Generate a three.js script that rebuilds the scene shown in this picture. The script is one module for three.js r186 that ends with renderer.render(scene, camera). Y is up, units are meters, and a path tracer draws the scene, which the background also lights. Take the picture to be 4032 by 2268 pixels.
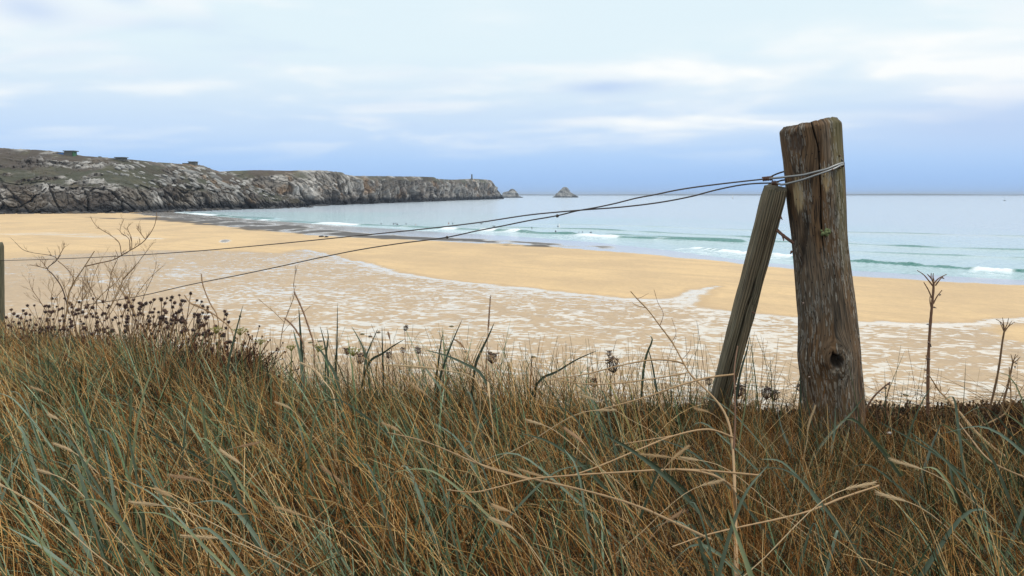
import * as THREE from 'three';
import { mergeGeometries, mergeVertices, toCreasedNormals } from 'three/addons/utils/BufferGeometryUtils.js';
import { MarchingCubes } from 'three/addons/objects/MarchingCubes.js';

// ------------------------------------------------------------------ camera, sky, sun, exposure
const scene = new THREE.Scene();
const camera = new THREE.PerspectiveCamera(43, 1024 / 576, 0.05, 60000);
camera.position.set(0, 14, 0);
camera.rotation.x = -THREE.MathUtils.degToRad(7.266);
const renderer = new THREE.WebGLRenderer();
renderer.toneMapping = THREE.LinearToneMapping;
renderer.toneMappingExposure = 1.03;
renderer.shadowMap.enabled = true;
scene.fog = new THREE.FogExp2(new THREE.Color().setRGB(0.72, 0.83, 1.0), 0.00006);
const SUN_DIR = new THREE.Vector3(0.55, 0.8, 0.12).normalize();
const sun = new THREE.DirectionalLight(new THREE.Color(1, 0.95, 0.87), 1.5);
sun.position.copy(SUN_DIR).multiplyScalar(60).add(new THREE.Vector3(0, 13, -4));
sun.target.position.set(0, 13, -4);
sun.shadow.radius = 22;
sun.castShadow = true;
Object.assign(sun.shadow.camera, { left: -14, right: 14, top: 14, bottom: -14, near: 1, far: 140 });
scene.add(sun, sun.target);

// ------------------------------------------------------------------ helpers: random, noise, colour
let seed = 7;
function rnd() { seed = (seed + 0x6D2B79F5) | 0; let t = Math.imul(seed ^ (seed >>> 15), 1 | seed); t = (t + Math.imul(t ^ (t >>> 7), 61 | t)) ^ t; return ((t ^ (t >>> 14)) >>> 0) / 4294967296; }
const rr = (a, b) => a + (b - a) * rnd();
const pick = a => a[Math.floor(rnd() * a.length)];
const clamp = (v, a = 0, b = 1) => v < a ? a : v > b ? b : v;
const smooth = (a, b, v) => { const t = clamp((v - a) / (b - a)); return t * t * (3 - 2 * t); };
const lerp = (a, b, t) => a + (b - a) * t;
function h3(x, y, z) { let h = Math.imul(x, 374761393) ^ Math.imul(y, 668265263) ^ Math.imul(z, 1274126177); h = Math.imul(h ^ (h >>> 13), 1274126177); return ((h ^ (h >>> 16)) >>> 0) / 4294967296; }
function n3(x, y, z) {
  const i = Math.floor(x), j = Math.floor(y), k = Math.floor(z); let a = x - i, b = y - j, c = z - k;
  a = a * a * (3 - 2 * a); b = b * b * (3 - 2 * b); c = c * c * (3 - 2 * c);
  return lerp(lerp(lerp(h3(i, j, k), h3(i + 1, j, k), a), lerp(h3(i, j + 1, k), h3(i + 1, j + 1, k), a), b), lerp(lerp(h3(i, j, k + 1), h3(i + 1, j, k + 1), a), lerp(h3(i, j + 1, k + 1), h3(i + 1, j + 1, k + 1), a), b), c);
}
function n2(x, y) {
  const i = Math.floor(x), j = Math.floor(y); let a = x - i, b = y - j; a = a * a * (3 - 2 * a); b = b * b * (3 - 2 * b);
  return lerp(lerp(h3(i, j, 5), h3(i + 1, j, 5), a), lerp(h3(i, j + 1, 5), h3(i + 1, j + 1, 5), a), b);
}
function fbm2(x, y, o = 4) { let s = 0, a = 0.5, t = 0; for (let i = 0; i < o; i++) { s += a * n2(x, y); t += a; a *= 0.5; x = x * 2.03 + 17.3; y = y * 2.03 - 9.1; } return s / t; }
function fbm3(x, y, z, o = 4) { let s = 0, a = 0.5, t = 0; for (let i = 0; i < o; i++) { s += a * n3(x, y, z); t += a; a *= 0.5; x = x * 2.03 + 17.3; y = y * 2.03 - 9.1; z = z * 2.03 + 3.7; } return s / t; }
function ridge3(x, y, z, o = 4) { let s = 0, a = 0.5, t = 0; for (let i = 0; i < o; i++) { const r = 1 - Math.abs(2 * n3(x, y, z) - 1); s += a * r * r; t += a; a *= 0.5; x = x * 2.1 + 7.3; y = y * 2.1 - 2.1; z = z * 2.1 + 5.7; } return s / t; }
function cell3(x, y, z) {   // value of the nearest cell and how near its border is
  const i = Math.floor(x), j = Math.floor(y), k = Math.floor(z); let d1 = 9, d2 = 9, v = 0;
  for (let a = -1; a < 2; a++) for (let b = -1; b < 2; b++) for (let c = -1; c < 2; c++) {
    const X = i + a, Y = j + b, Z = k + c;
    const dx = X + h3(X, Y, Z) - x, dy = Y + h3(X, Y + 91, Z) - y, dz = Z + h3(X, Y, Z + 57) - z, d = dx * dx + dy * dy + dz * dz;
    if (d < d1) { d2 = d1; d1 = d; v = h3(X + 31, Y, Z); } else if (d < d2) d2 = d;
  }
  return [v, Math.sqrt(d2) - Math.sqrt(d1)];
}
const s2l = c => c <= 0.04045 ? c / 12.92 : Math.pow((c + 0.055) / 1.055, 2.4);
const l2s = c => c <= 0.0031308 ? c * 12.92 : 1.055 * Math.pow(c, 1 / 2.4) - 0.055;
const S8 = (r, g, b) => [s2l(r / 255), s2l(g / 255), s2l(b / 255)];
const mix3 = (a, b, t) => [a[0] + (b[0] - a[0]) * t, a[1] + (b[1] - a[1]) * t, a[2] + (b[2] - a[2]) * t];
const col = c => new THREE.Color().setRGB(c[0], c[1], c[2]);

// ------------------------------------------------------------------ sky: thin, bright overcast over a bluer horizon
{
  const W = 2560, H = 1280, data = new Float32Array(W * H * 4);
  const stops = [[0, S8(158, 194, 241)], [1.2, S8(163, 199, 245)], [2.6, S8(176, 209, 249)], [4.4, S8(197, 221, 249)], [7.4, S8(215, 233, 248)], [10.5, S8(224, 241, 249)], [15, S8(224, 241, 249)], [40, S8(232, 243, 248)], [90, S8(238, 244, 248)]];
  const white = S8(250, 253, 253), slate = S8(186, 209, 243);
  const toward = (az, el, a0, e0, wa, we) => Math.exp(-(((az - a0) / wa) ** 2) - ((el - e0) / we) ** 2);
  for (let j = 0; j < H; j++) {
    const el = ((j + 0.5) / H - 0.5) * 180, e = Math.max(el, 0);
    let k = 0; while (k < stops.length - 2 && e > stops[k + 1][0]) k++;
    const base = mix3(stops[k][1], stops[k + 1][1], clamp((e - stops[k][0]) / (stops[k + 1][0] - stops[k][0])));
    for (let i = 0; i < W; i++) {
      let c = base;
      if (el > -0.3) {
        const a = ((i + 0.5) / W - 0.5) * 2 * Math.PI, sy = Math.sin(e * Math.PI / 180), cy = Math.cos(e * Math.PI / 180);
        const q = 1 / (sy + 0.09), x = Math.cos(a) * cy * q, z = Math.sin(a) * cy * q;
        const az = ((a * 180 / Math.PI + 90 + 540) % 360) - 180;           // degrees right of the sea
        const wx = fbm2(x * 0.5 + 3, z * 0.5, 3) - 0.5, n = fbm2(x * 0.9 + wx * 2.2 + 11, z * 1.5 + wx * 1.6, 5), m = fbm2(x * 0.42 - 7, z * 0.6 + 21 + wx, 4);
        const up = smooth(1.5, 7, e);
        const bank = 0.75 * toward(az, e, 22, 9.6, 14, 2.1) + 0.55 * toward(az, e, 17, 5.8, 9, 1.0) + 0.42 * toward(az, e, -13.5, 8.8, 4.5, 0.55) + 0.4 * toward(az, e, -1.5, 12.6, 3, 1) + 0.25 * toward(az, e, 30, 7, 8, 2);
        const fine = fbm2(x * 3.1 + wx * 3, z * 4.6 + 5, 4);
        const veil = clamp(smooth(0.46, 0.72, n * 0.75 + fine * 0.25) * 0.8 * up + bank * smooth(0.25, 0.62, n) * 1.25);
        c = mix3(c, white, veil);
        const dark = 0.95 * toward(az, e, 7.4, 8.0, 3.4, 0.5) * smooth(0.3, 0.55, n) + 0.7 * toward(az, e, -32.5, 11.6, 2.2, 0.9) + 0.5 * toward(az, e, -27, 13.2, 1.6, 0.8) + 0.95 * toward(az, e, 34, 4.6, 9, 1.9) * smooth(0.25, 0.6, m + 0.1) + smooth(0.54, 0.78, m * 0.75 + fine * 0.25) * 0.5 * up;
        c = mix3(c, slate, clamp(dark * 0.85));
        const lift = 1 + 0.25 * smooth(16, 70, e);                          // an overcast is brightest overhead
        c = [c[0] * lift, c[1] * lift, c[2] * lift];
      }
      const o = (j * W + i) * 4; data[o] = c[0]; data[o + 1] = c[1]; data[o + 2] = c[2]; data[o + 3] = 1;
    }
  }
  const t = new THREE.DataTexture(data, W, H, THREE.RGBAFormat, THREE.FloatType);
  t.mapping = THREE.EquirectangularReflectionMapping; t.magFilter = t.minFilter = THREE.LinearFilter; t.wrapS = THREE.RepeatWrapping; t.needsUpdate = true;
  scene.background = t; scene.environment = t;
}

// ------------------------------------------------------------------ helpers: textures, geometry, objects
function tex(w, h, fn, srgb, wrap = true) {   // fn(i, j) -> [r, g, b] or a number, linear 0..1; row 0 is v = 0
  const d = new Uint8Array(w * h * 4);
  for (let j = 0; j < h; j++) for (let i = 0; i < w; i++) {
    const c = fn(i, j), o = (j * w + i) * 4;
    if (typeof c === 'number') d[o] = d[o + 1] = d[o + 2] = clamp(c) * 255 + 0.5;
    else for (let k = 0; k < 3; k++) d[o + k] = clamp(srgb ? l2s(clamp(c[k])) : c[k]) * 255 + 0.5;
    d[o + 3] = 255;
  }
  return raw(d, w, h, srgb, wrap);
}
function raw(d, w, h, srgb, wrap) {
  const t = new THREE.DataTexture(d, w, h, THREE.RGBAFormat, THREE.UnsignedByteType);
  t.magFilter = THREE.LinearFilter; t.minFilter = THREE.LinearMipmapLinearFilter; t.generateMipmaps = true;
  t.wrapS = t.wrapT = wrap ? THREE.RepeatWrapping : THREE.ClampToEdgeWrapping;
  if (srgb) t.colorSpace = THREE.SRGBColorSpace;
  t.needsUpdate = true; return t;
}
function geo(pos, idx, uv, color) {
  const g = new THREE.BufferGeometry();
  g.setAttribute('position', new THREE.Float32BufferAttribute(pos, 3));
  if (uv) g.setAttribute('uv', new THREE.Float32BufferAttribute(uv, 2));
  if (color) g.setAttribute('color', new THREE.Float32BufferAttribute(color, 3));
  if (idx) g.setIndex(idx);
  return g;
}
function gridIdx(nu, nv, wrapU = false) {   // nu columns of vertices, nv rows
  const o = [];
  for (let j = 0; j < nv - 1; j++) for (let i = 0; i < (wrapU ? nu : nu - 1); i++) { const a = j * nu + i, b = j * nu + (i + 1) % nu; o.push(a, b, b + nu, a, b + nu, a + nu); }
  return o;
}
const V = (a) => new THREE.Vector3(a[0], a[1], a[2]);
function tube(pts, r0, r1, sides = 5, segs = 0, wob = 0) {   // a tapered, closed tube along a smooth line
  const p = pts.map(q => q.isVector3 ? q : V(q));
  const cv = p.length > 2 ? new THREE.CatmullRomCurve3(p, false, 'centripetal') : new THREE.LineCurve3(p[0], p[1]);
  const n = segs || Math.max(2, (p.length - 1) * 3);
  const pos = [], uv = [], idx = [], nor = []; let N = null; const L = cv.getLength();
  for (let i = 0; i <= n; i++) {
    const t = i / n, c = cv.getPoint(t), T = cv.getTangent(t);
    if (!N) { N = Math.abs(T.y) < 0.9 ? new THREE.Vector3(0, 1, 0) : new THREE.Vector3(1, 0, 0); }
    N.addScaledVector(T, -N.dot(T)).normalize(); const B = T.clone().cross(N);
    const r = (typeof r1 === 'function' ? r1(t) : lerp(r0, r1, t)) * (1 + (wob ? wob * (rnd() - 0.5) : 0));
    for (let k = 0; k < sides; k++) {
      const a = k / sides * Math.PI * 2, x = Math.cos(a), y = Math.sin(a);
      const d = N.clone().multiplyScalar(x).addScaledVector(B, y);
      pos.push(c.x + d.x * r, c.y + d.y * r, c.z + d.z * r); nor.push(d.x, d.y, d.z); uv.push(k / sides, t * L);
    }
  }
  idx.push(...gridIdx(sides, n + 1, true));
  for (let k = 1; k < sides - 1; k++) { idx.push(0, k + 1, k); const b = n * sides; idx.push(b, b + k, b + k + 1); }
  const g = geo(pos, idx, uv); g.setAttribute('normal', new THREE.Float32BufferAttribute(nor, 3)); return g;
}
const used = {};
function numbered(name) { const n = used[name] = (used[name] ?? -1) + 1; return n ? `${name}_${String(n).padStart(3, '0')}` : name; }
function shade(o) { o.traverse(m => { if (m.isMesh) { m.castShadow = true; m.receiveShadow = true; } }); return o; }
function part(name, geometry, material, parent) { const m = new THREE.Mesh(Array.isArray(geometry) ? mergeGeometries(geometry) : geometry, material); m.name = name; parent.add(m); return m; }
function tag(o, label, category, group, kind) { if (label) o.userData.label = label; if (category) o.userData.category = category; if (group) o.userData.group = group; if (kind) o.userData.kind = kind; return o; }
function thing(name, label, category, at = [0, 0, 0], group) { const g = new THREE.Group(); g.name = numbered(name); g.position.set(...at); scene.add(g); return tag(g, label, category, group); }
function single(name, geometry, material, label, category, at = [0, 0, 0], group) { const m = part(numbered(name), geometry, material, scene); m.position.set(...at); return tag(m, label, category, group); }
function structure(name, label) { const g = new THREE.Group(); g.name = numbered(name); scene.add(g); return tag(g, label, name.replace(/_/g, ' '), null, 'structure'); }
const mat = (c, rough = 0.85, extra = {}) => new THREE.MeshStandardMaterial({ color: col(c), roughness: rough, metalness: 0, ...extra });
function polyDist(pts, x, z, closed) {   // distance to a line and, when it is closed, negative inside; when open, the sign tells the side
  let best = 1e18, side = 1, inside = false; const n = pts.length;
  for (let i = 0; i < (closed ? n : n - 1); i++) {
    const a = pts[i], b = pts[(i + 1) % n], dx = b[0] - a[0], dz = b[1] - a[1], t = clamp(((x - a[0]) * dx + (z - a[1]) * dz) / (dx * dx + dz * dz));
    const ex = x - a[0] - dx * t, ez = z - a[1] - dz * t, d = ex * ex + ez * ez;
    if (d < best - 1e-9) { best = d; side = dx * ez - dz * ex > 0 ? 1 : -1; }
    if (closed && (a[1] > z) !== (b[1] > z) && x < dx * (z - a[1]) / dz + a[0]) inside = !inside;
  }
  best = Math.sqrt(best); return closed ? (inside ? -best : best) : best * side;
}

// ------------------------------------------------------------------ the shore in plan (metres; x right, -z out to sea)
const SAND_EDGE = [[102,-87.8],[78.4,-111.2],[59.3,-125.8],[42.4,-152],[29.4,-173],[11.8,-193],[-22.1,-216.3],[-49,-232.3],[-72.7,-253.4],[-102.5,-291.5],[-135.4,-334],[-170.5,-384.8],[-202.4,-430.7],[-235.7,-479.7],[-274.6,-529.8], [-330, -720]];
const SEA_EDGE = [[110.4,-95.1],[84.9,-120.5],[74.2,-127.8],[64,-135.9],[51.7,-154.9],[41.2,-183.8],[25.1,-218.1],[1.6,-249.8],[-28.5,-279.6],[-68.4,-325.3],[-125.7,-394.7],[-186.8,-474],[-261.3,-579.7],[-290,-621.3], [-330, -740]];
const STREAM = [[-136.6,-148.3],[-107.4,-152.9],[-99.8,-168.4],[-86.1,-177.9],[-65.7,-175.4],[-53.9,-168.4],[-51.8,-181.8],[-44.6,-173],[-35.9,-157.7],[-27.8,-142.4],[-19.2,-126.5],[-12.1,-117.5],[-5.4,-111.7],[2.4,-105.9],[8.8,-99.5],[14.2,-95.3],[18.1,-93.8],[21.8,-96.4],[25.9,-103.3],[30.4,-108.2],[26.5,-101.1],[24.3,-95.6],[23.5,-88.7],[25.9,-83.6],[31.5,-80.3],[36.8,-77.5],[43.6,-75.8],[47.6,-76.3],[52.3,-78.2],[57,-80.3],[82.7,-87.8],[68.3,-72.2],[55,-77.5],[49.4,-75.1],[46.2,-72.6],[46.1,-68.7],[46.9,-65.8],[50.1,-52.5], [60, -40], [40, -25], [-60, -25], [-110, -60]];
const RIM = [[-51.8,-181.8],[-44,-170.7],[-35.7,-156.7],[-27.7,-141.6],[-19.1,-125.8],[-12,-116.9],[-5.4,-111.2],[2.4,-105.5],[8.8,-99.1],[14.2,-94.9],[18,-93.1],[21.6,-95.6],[25.7,-102.4],[30.2,-107.8]];
const RIM2 = [[30.2,-107.8],[26.1,-100.3],[24.1,-94.5],[23.5,-88.1],[25.7,-83],[31.3,-79.8],[36.6,-77],[43.3,-75.3],[47.2,-75.6],[51.8,-77.5],[56.4,-79.5],[69.4,-83.3]];
const DRY = [[-110.6,-119.8],[-84.4,-119.8],[-58.3,-102.4],[-41.9,-87.8],[-29.5,-73.3],[-18.6,-63.7],[-9.6,-56.2],[-3.8,-49.8],[-7.5,-46.4],[-26.7,-48.3],[-46.5,-49.3]];
const DARK = [[-258.1,-438.2],[-226.6,-423.5],[-218.2,-453.9],[-216.5,-488.9],[-195.7,-470.7],[-167,-423.5],[-127.4,-362.7],[-94.4,-329.6],[-68.5,-288.2],[-51.7,-258.6],[-29.6,-239],[1.4,-214.5],[22.6,-196],[28.5,-185.9],[6.5,-193],[-22.3,-218.2],[-49.4,-234.5],[-73.4,-256],[-103.3,-284.9],[-128.7,-317.2],[-156.6,-357.6],[-185.1,-384.8]];
const POOL = [[-87,-218.2],[-87.1,-222.1],[-84.7,-220.1],[-81.5,-210.9],[-80.8,-205.7],[-83.7,-209.1]];
const FAINT = [[-177.2,-253.4],[-164.6,-264],[-133.3,-248.4],[-104.8,-222.1],[-119.3,-222.1],[-147.7,-239]];
// ------------------------------------------------------------------ beach
const beachY = (x, z) => { const s = -polyDist(SEA_EDGE, x, z) * shoreSign; return s > 0 ? 0.45 * Math.tanh(s / 26) + 0.0012 * s : 0.03 * s; };
const shoreSign = polyDist(SEA_EDGE, 0, -60) < 0 ? 1 : -1;
const sandSign = polyDist(SAND_EDGE, 0, -60) < 0 ? 1 : -1;
const beach = structure('beach', 'wide sandy beach with rippled wet flats and a stream');
function sheet(x0, x1, z0, z1, TW, TH, nx, nz) {
  const CX = 260, CZ = 200, f = [];   // distances on a coarse net, read off in between
  for (let j = 0; j <= CZ; j++) for (let i = 0; i <= CX; i++) {
    const x = lerp(x0, x1, i / CX), z = lerp(z0, z1, j / CZ);
    f.push([polyDist(SAND_EDGE, x, z) * sandSign, polyDist(STREAM, x, z, true), Math.abs(polyDist(RIM, x, z)), Math.abs(polyDist(RIM2, x, z)), polyDist(DRY, x, z, true), polyDist(DARK, x, z, true), polyDist(POOL, x, z, true), polyDist(FAINT, x, z, true)]);
  }
  const q = new Float32Array(8);
  const look = (u, v) => { const a = clamp(u * CX, 0, CX - 1e-4), b = clamp(v * CZ, 0, CZ - 1e-4), i = a | 0, j = b | 0, s = a - i, t = b - j, A = f[j * (CX + 1) + i], B = f[j * (CX + 1) + i + 1], C = f[(j + 1) * (CX + 1) + i], D = f[(j + 1) * (CX + 1) + i + 1]; for (let k = 0; k < 8; k++) q[k] = lerp(lerp(A[k], B[k], s), lerp(C[k], D[k], s), t); return q; };
  const C8 = new Uint8Array(TW * TH * 4), R8 = new Uint8Array(TW * TH * 4), B8 = new Uint8Array(TW * TH * 4);
  const dry = [0.64, 0.425, 0.20], damp = [0.52, 0.345, 0.17], wet = [0.42, 0.27, 0.13], siltSheen = [0.68, 0.56, 0.42], film = [0.44, 0.41, 0.39], darkSand = [0.045, 0.036, 0.03];
  for (let j = 0; j < TH; j++) for (let i = 0; i < TW; i++) {
    const u = (i + 0.5) / TW, v = (j + 0.5) / TH, x = lerp(x0, x1, u), z = lerp(z0, z1, v), d = look(u, v), dist = Math.hypot(x, z);
    const w1 = fbm2(x * 0.09, z * 0.07, 3) - 0.5, w2 = fbm2(x * 0.55 + 40, z * 0.5, 3) - 0.5, g = fbm2(x * 2.1, z * 1.4 + 9, 2) - 0.5;
    let c = mix3(dry, damp, smooth(-0.2, 0.35, w1 + w2 * 0.35)), rough = 0.8, bump = 0.45 + 0.2 * w2 + 0.12 * g;
    const long = fbm2(x * 0.05 + z * 0.03, z * 0.32 - x * 0.24, 3);       // tide lines along the shore
    c = mix3(c, damp, smooth(0.52, 0.72, long) * 0.6);
    // rippled flat, drained by the stream
    const st = d[1] + w2 * 2.2 + w1 * 3;
    const inS = smooth(0.6, -0.8, st);
    if (inS > 0) {
      const wx = x + 1.4 * w2 + 3 * w1, wz = z + 1.2 * w2;
      const ang = 0.12, px = wx * Math.cos(ang) + wz * Math.sin(ang), pz = -wx * Math.sin(ang) + wz * Math.cos(ang);
      const r1 = fbm2(px * 0.45, pz * 0.7, 3), r2 = n2(px * 1.6 + 31, pz * 2.6 + 7), r3 = n2(px * 3.3 + 3, pz * 5.2);
      const rip = 0.36 * r1 + 0.42 * r2 + 0.22 * r3;                       // ripple height
      let level = 0.425 + 0.2 * w1 + 0.10 * w2 + 0.16 * (fbm2(x * 0.05 + 9, z * 0.06, 2) - 0.5);
      level -= 0.10 * smooth(-8, 2, -d[4]);                                // the sand near the bank foot drains dry
      level += 0.42 * Math.exp(-Math.min(d[2], d[3]) / 1.3);                // the channel along the sandbank runs full
      level -= 0.09 * smooth(-20, -75, x) * smooth(-60, -90, z) - 0.0;
      const wat = smooth(-0.035, 0.03, level - rip) * inS;
      c = mix3(c, mix3(wet, damp, 0.5 * smooth(0.5, 0.75, rip)), inS);
      c = mix3(c, siltSheen, wat * 0.95);  // pale silty water, with some sky reflection painted into its colour
      rough = lerp(lerp(rough, 0.5, inS), 0.05, wat);
      bump = lerp(bump, Math.max(rip, level - 0.01) * 0.75 + 0.1, inS);
      bump += wat * 0.02 * (n2(x * 3.1, z * 5) - 0.5);
      c = mix3(c, damp, 0.3 * smooth(0.55, 0.8, fbm2(x * 0.2, z * 0.3, 2)) * inS * (1 - wat));
    }
    // the edge of the banks, kept wet by the stream
    c = mix3(c, wet, 0.55 * (1 - inS) * smooth(2.2, 0, st));
    // sea film, pools, patches of darker sand
    const fl = smooth(-1, 1, d[0] + w1 * 8 + w2 * 2);
    c = mix3(c, film, fl * 0.9); rough = lerp(rough, 0.12, fl); bump = lerp(bump, 0.45, fl * 0.9);
    const pl = Math.max(smooth(0.6, -0.6, d[6] + w2), 0.7 * smooth(3, -3, d[7] + w1 * 10) * smooth(0.5, 0.6, fbm2(x * 0.2, z * 0.9, 3)));
    c = mix3(c, siltSheen, pl); rough = lerp(rough, 0.06, pl); bump = lerp(bump, 0.4, pl);
    const dk = smooth(2.5, -2.5, d[5] + w1 * 14) * smooth(0.33, 0.5, fbm2(x * 0.11 + 5, z * 0.055, 4) + 0.16 * smooth(-100, -200, -d[5] * 20));
    c = mix3(c, darkSand, dk * 0.93); rough = lerp(rough, 1, dk);
    const grain = 1 + 0.12 * (h3(i, j, 3) - 0.5) + 0.16 * g + 0.12 * w2;
    const o = (j * TW + i) * 4;
    for (let k = 0; k < 3; k++) C8[o + k] = l2s(clamp(c[k] * grain)) * 255 + 0.5;
    C8[o + 3] = R8[o + 3] = B8[o + 3] = 255;
    R8[o] = R8[o + 1] = R8[o + 2] = rough * 255; B8[o] = B8[o + 1] = B8[o + 2] = clamp(bump) * 255;
  }
  const pos = [], uv = [];
  for (let j = 0; j < nz; j++) for (let i = 0; i < nx; i++) { const u = i / (nx - 1), v = j / (nz - 1), x = lerp(x0, x1, u), z = lerp(z0, z1, v); pos.push(x, beachY(x, z), z); uv.push(u, v); }
  const g = geo(pos, gridIdx(nx, nz), uv); g.computeVertexNormals();
  const m = new THREE.MeshPhysicalMaterial({ map: raw(C8, TW, TH, true, false), roughnessMap: raw(R8, TW, TH, false, false), roughness: 1, bumpMap: raw(B8, TW, TH, false, false), bumpScale: 0.05, ior: 1.75 });
  part('sand', g, m, beach);
}
sheet(-110, 110, -14, -106, 2048, 1280, 111, 60);
sheet(-190, 130, -106, -246, 2048, 1024, 150, 80);
sheet(-440, 130, -246, -780, 1280, 1024, 150, 130);

// ------------------------------------------------------------------ sea
const WAVES = [   // crest line, height, half width, where it is broken (stretches along it, 0 to 1)
  [[[68.6,-154.9],[74.4,-149.5],[79.3,-143.6],[87.1,-135.9],[92.7,-131.7],[106.3,-120.5]], 0.8, 1.5, [[0.5, 1.0]]],
  [[[56.3,-177.4],[61.2,-167],[65.1,-158.8],[68.6,-153.1]], 0.35, 2.2, [[0.1, 0.9]]],
  [[[47.6,-193.5],[53.1,-179.9],[59.2,-169.2],[62.4,-160.7]], 0.4, 2.0, [[0.0, 0.85]]],
  [[[-1.2,-282.7],[10.4,-265.2],[21.7,-262.5],[35.5,-240.5],[44.8,-234],[51,-227.8],[61.8,-221.9],[70.8,-212.7]], 0.8, 3.2, [[0.0, 0.14], [0.36, 0.75]]],
  [[[-154.6,-427.2],[-125.7,-394.7],[-97,-366.8],[-72.1,-342.5],[-50.8,-325.3],[-34.9,-309.7],[-17.3,-295.6],[-1.2,-282.7],[6.2,-270.8]], 0.75, 4.2, [[0.0, 0.2], [0.38, 0.97]]],
  [[[-272,-592.9],[-231.7,-543.4],[-193.9,-492],[-162.5,-449.4],[-131.7,-413.6]], 0.8, 5, [[0.0, 0.75]]],
  [[[-23.5,-313.5],[2,-313.5],[34,-295.6],[59.3,-265.2],[75.5,-247.4],[87.4,-225.8],[105.5,-212.7]], 0.42, 3.4, []],
  [[[30.5,-265.2],[53.3,-238.3],[73.2,-220],[95.8,-209.2],[111.9,-193.5],[129.8,-185.1],[146.8,-167]], 0.45, 2.6, []],
  [[[45.2,-229.8],[59.7,-214.5],[72.9,-196.5],[84.1,-181.2],[95.2,-172.7],[113.6,-161.8],[127.8,-145.2]], 0.32, 2.2, []],
  [[[2.3,-356.7],[56.5,-333.7],[96,-289],[145.7,-265.2],[194,-236.1]], 0.3, 4, []],
].map(([p, h, w, f]) => { let L = [0]; for (let i = 1; i < p.length; i++) L.push(L[i - 1] + Math.hypot(p[i][0] - p[i - 1][0], p[i][1] - p[i - 1][1])); return { p, h, w, f, L }; });
function along(wv, x, z) {   // [signed distance seaward, position along 0..1]
  let best = 1e18, s = 0, u = 0; const { p, L } = wv;
  for (let i = 0; i < p.length - 1; i++) {
    const a = p[i], b = p[i + 1], dx = b[0] - a[0], dz = b[1] - a[1], t = clamp(((x - a[0]) * dx + (z - a[1]) * dz) / (dx * dx + dz * dz)), ex = x - a[0] - dx * t, ez = z - a[1] - dz * t, d = ex * ex + ez * ez;
    if (d < best) { best = d; s = dx * ez - dz * ex < 0 ? 1 : -1; u = (L[i] + t * (L[i + 1] - L[i])) / L[L.length - 1]; }
  }
  return [Math.sqrt(best) * s, u];
}
function seaAt(x, z, want) {   // [height, foam]
  let h = 0, foam = 0, face = 0;
  const wob = (n2(x * 0.06, z * 0.05) - 0.5);
  for (const wv of WAVES) {
    let [d, u] = along(wv, x, z); if (Math.abs(d) > 30) continue;
    d += wob * 2.2;
    const ends = smooth(0, 0.06, u) * smooth(1, 0.94, u), uneven = 0.55 + 0.9 * n2(u * 17 + wv.h * 50, 3);
    const prof = d < 0 ? Math.exp(-((d / (wv.w * 0.55)) ** 2)) : Math.exp(-((d / (wv.w * 1.5)) ** 2));
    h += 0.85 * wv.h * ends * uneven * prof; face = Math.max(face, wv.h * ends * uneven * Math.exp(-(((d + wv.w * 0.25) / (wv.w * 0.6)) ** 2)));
    for (const [a, b] of wv.f) {
      const on = smooth(a - 0.01, a + 0.02, u) * smooth(b + 0.01, b - 0.03, u) * smooth(0.4, 0.62, n2(u * 31 + wv.w, 7));
      if (on <= 0) continue;
      const lace = fbm2(x * 0.7, z * 0.55, 3);
      foam = Math.max(foam, on * smooth(-wv.w * 1.9, -wv.w * 0.5, d) * smooth(wv.w * 0.55, -wv.w * 0.1, d) * smooth(0.25, 0.5, lace + 0.25));
      foam = Math.max(foam, on * 0.5 * smooth(-wv.w * 9, -wv.w * 2, d) * smooth(0, -1, d) * smooth(0.5, 0.62, lace));
    }
  }
  return [h, foam, face];
}
const sea = structure('sea', 'calm turquoise sea with small breaking waves');
const chopW = []; for (let k = 0; k < 16; k++) { const f = 3 + k * 2.1, a = rr(0.9, 2.2); chopW.push([Math.round(Math.cos(a) * f), Math.round(Math.sin(a) * f), 0.11 * Math.pow(1.15, -k), rr(0, 6.28)]); }
const chop = tex(512, 512, (i, j) => {   // tiling ripples
  const P = 2 * Math.PI / 512; let s = 0.5;
  for (let k = 0; k < 16; k++) { const w = chopW[k], a = chopW[(k + 5) % 16], b = chopW[(k + 3) % 16]; s += w[2] * Math.sin(P * (w[0] * i + w[1] * j) + w[3] + 0.9 * Math.sin(P * (a[0] * i - b[1] * j))); }
  return s;
}, false, true);
const OPEN = [0.46, 0.52, 0.58], WATER = [0.39, 0.535, 0.56];
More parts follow.
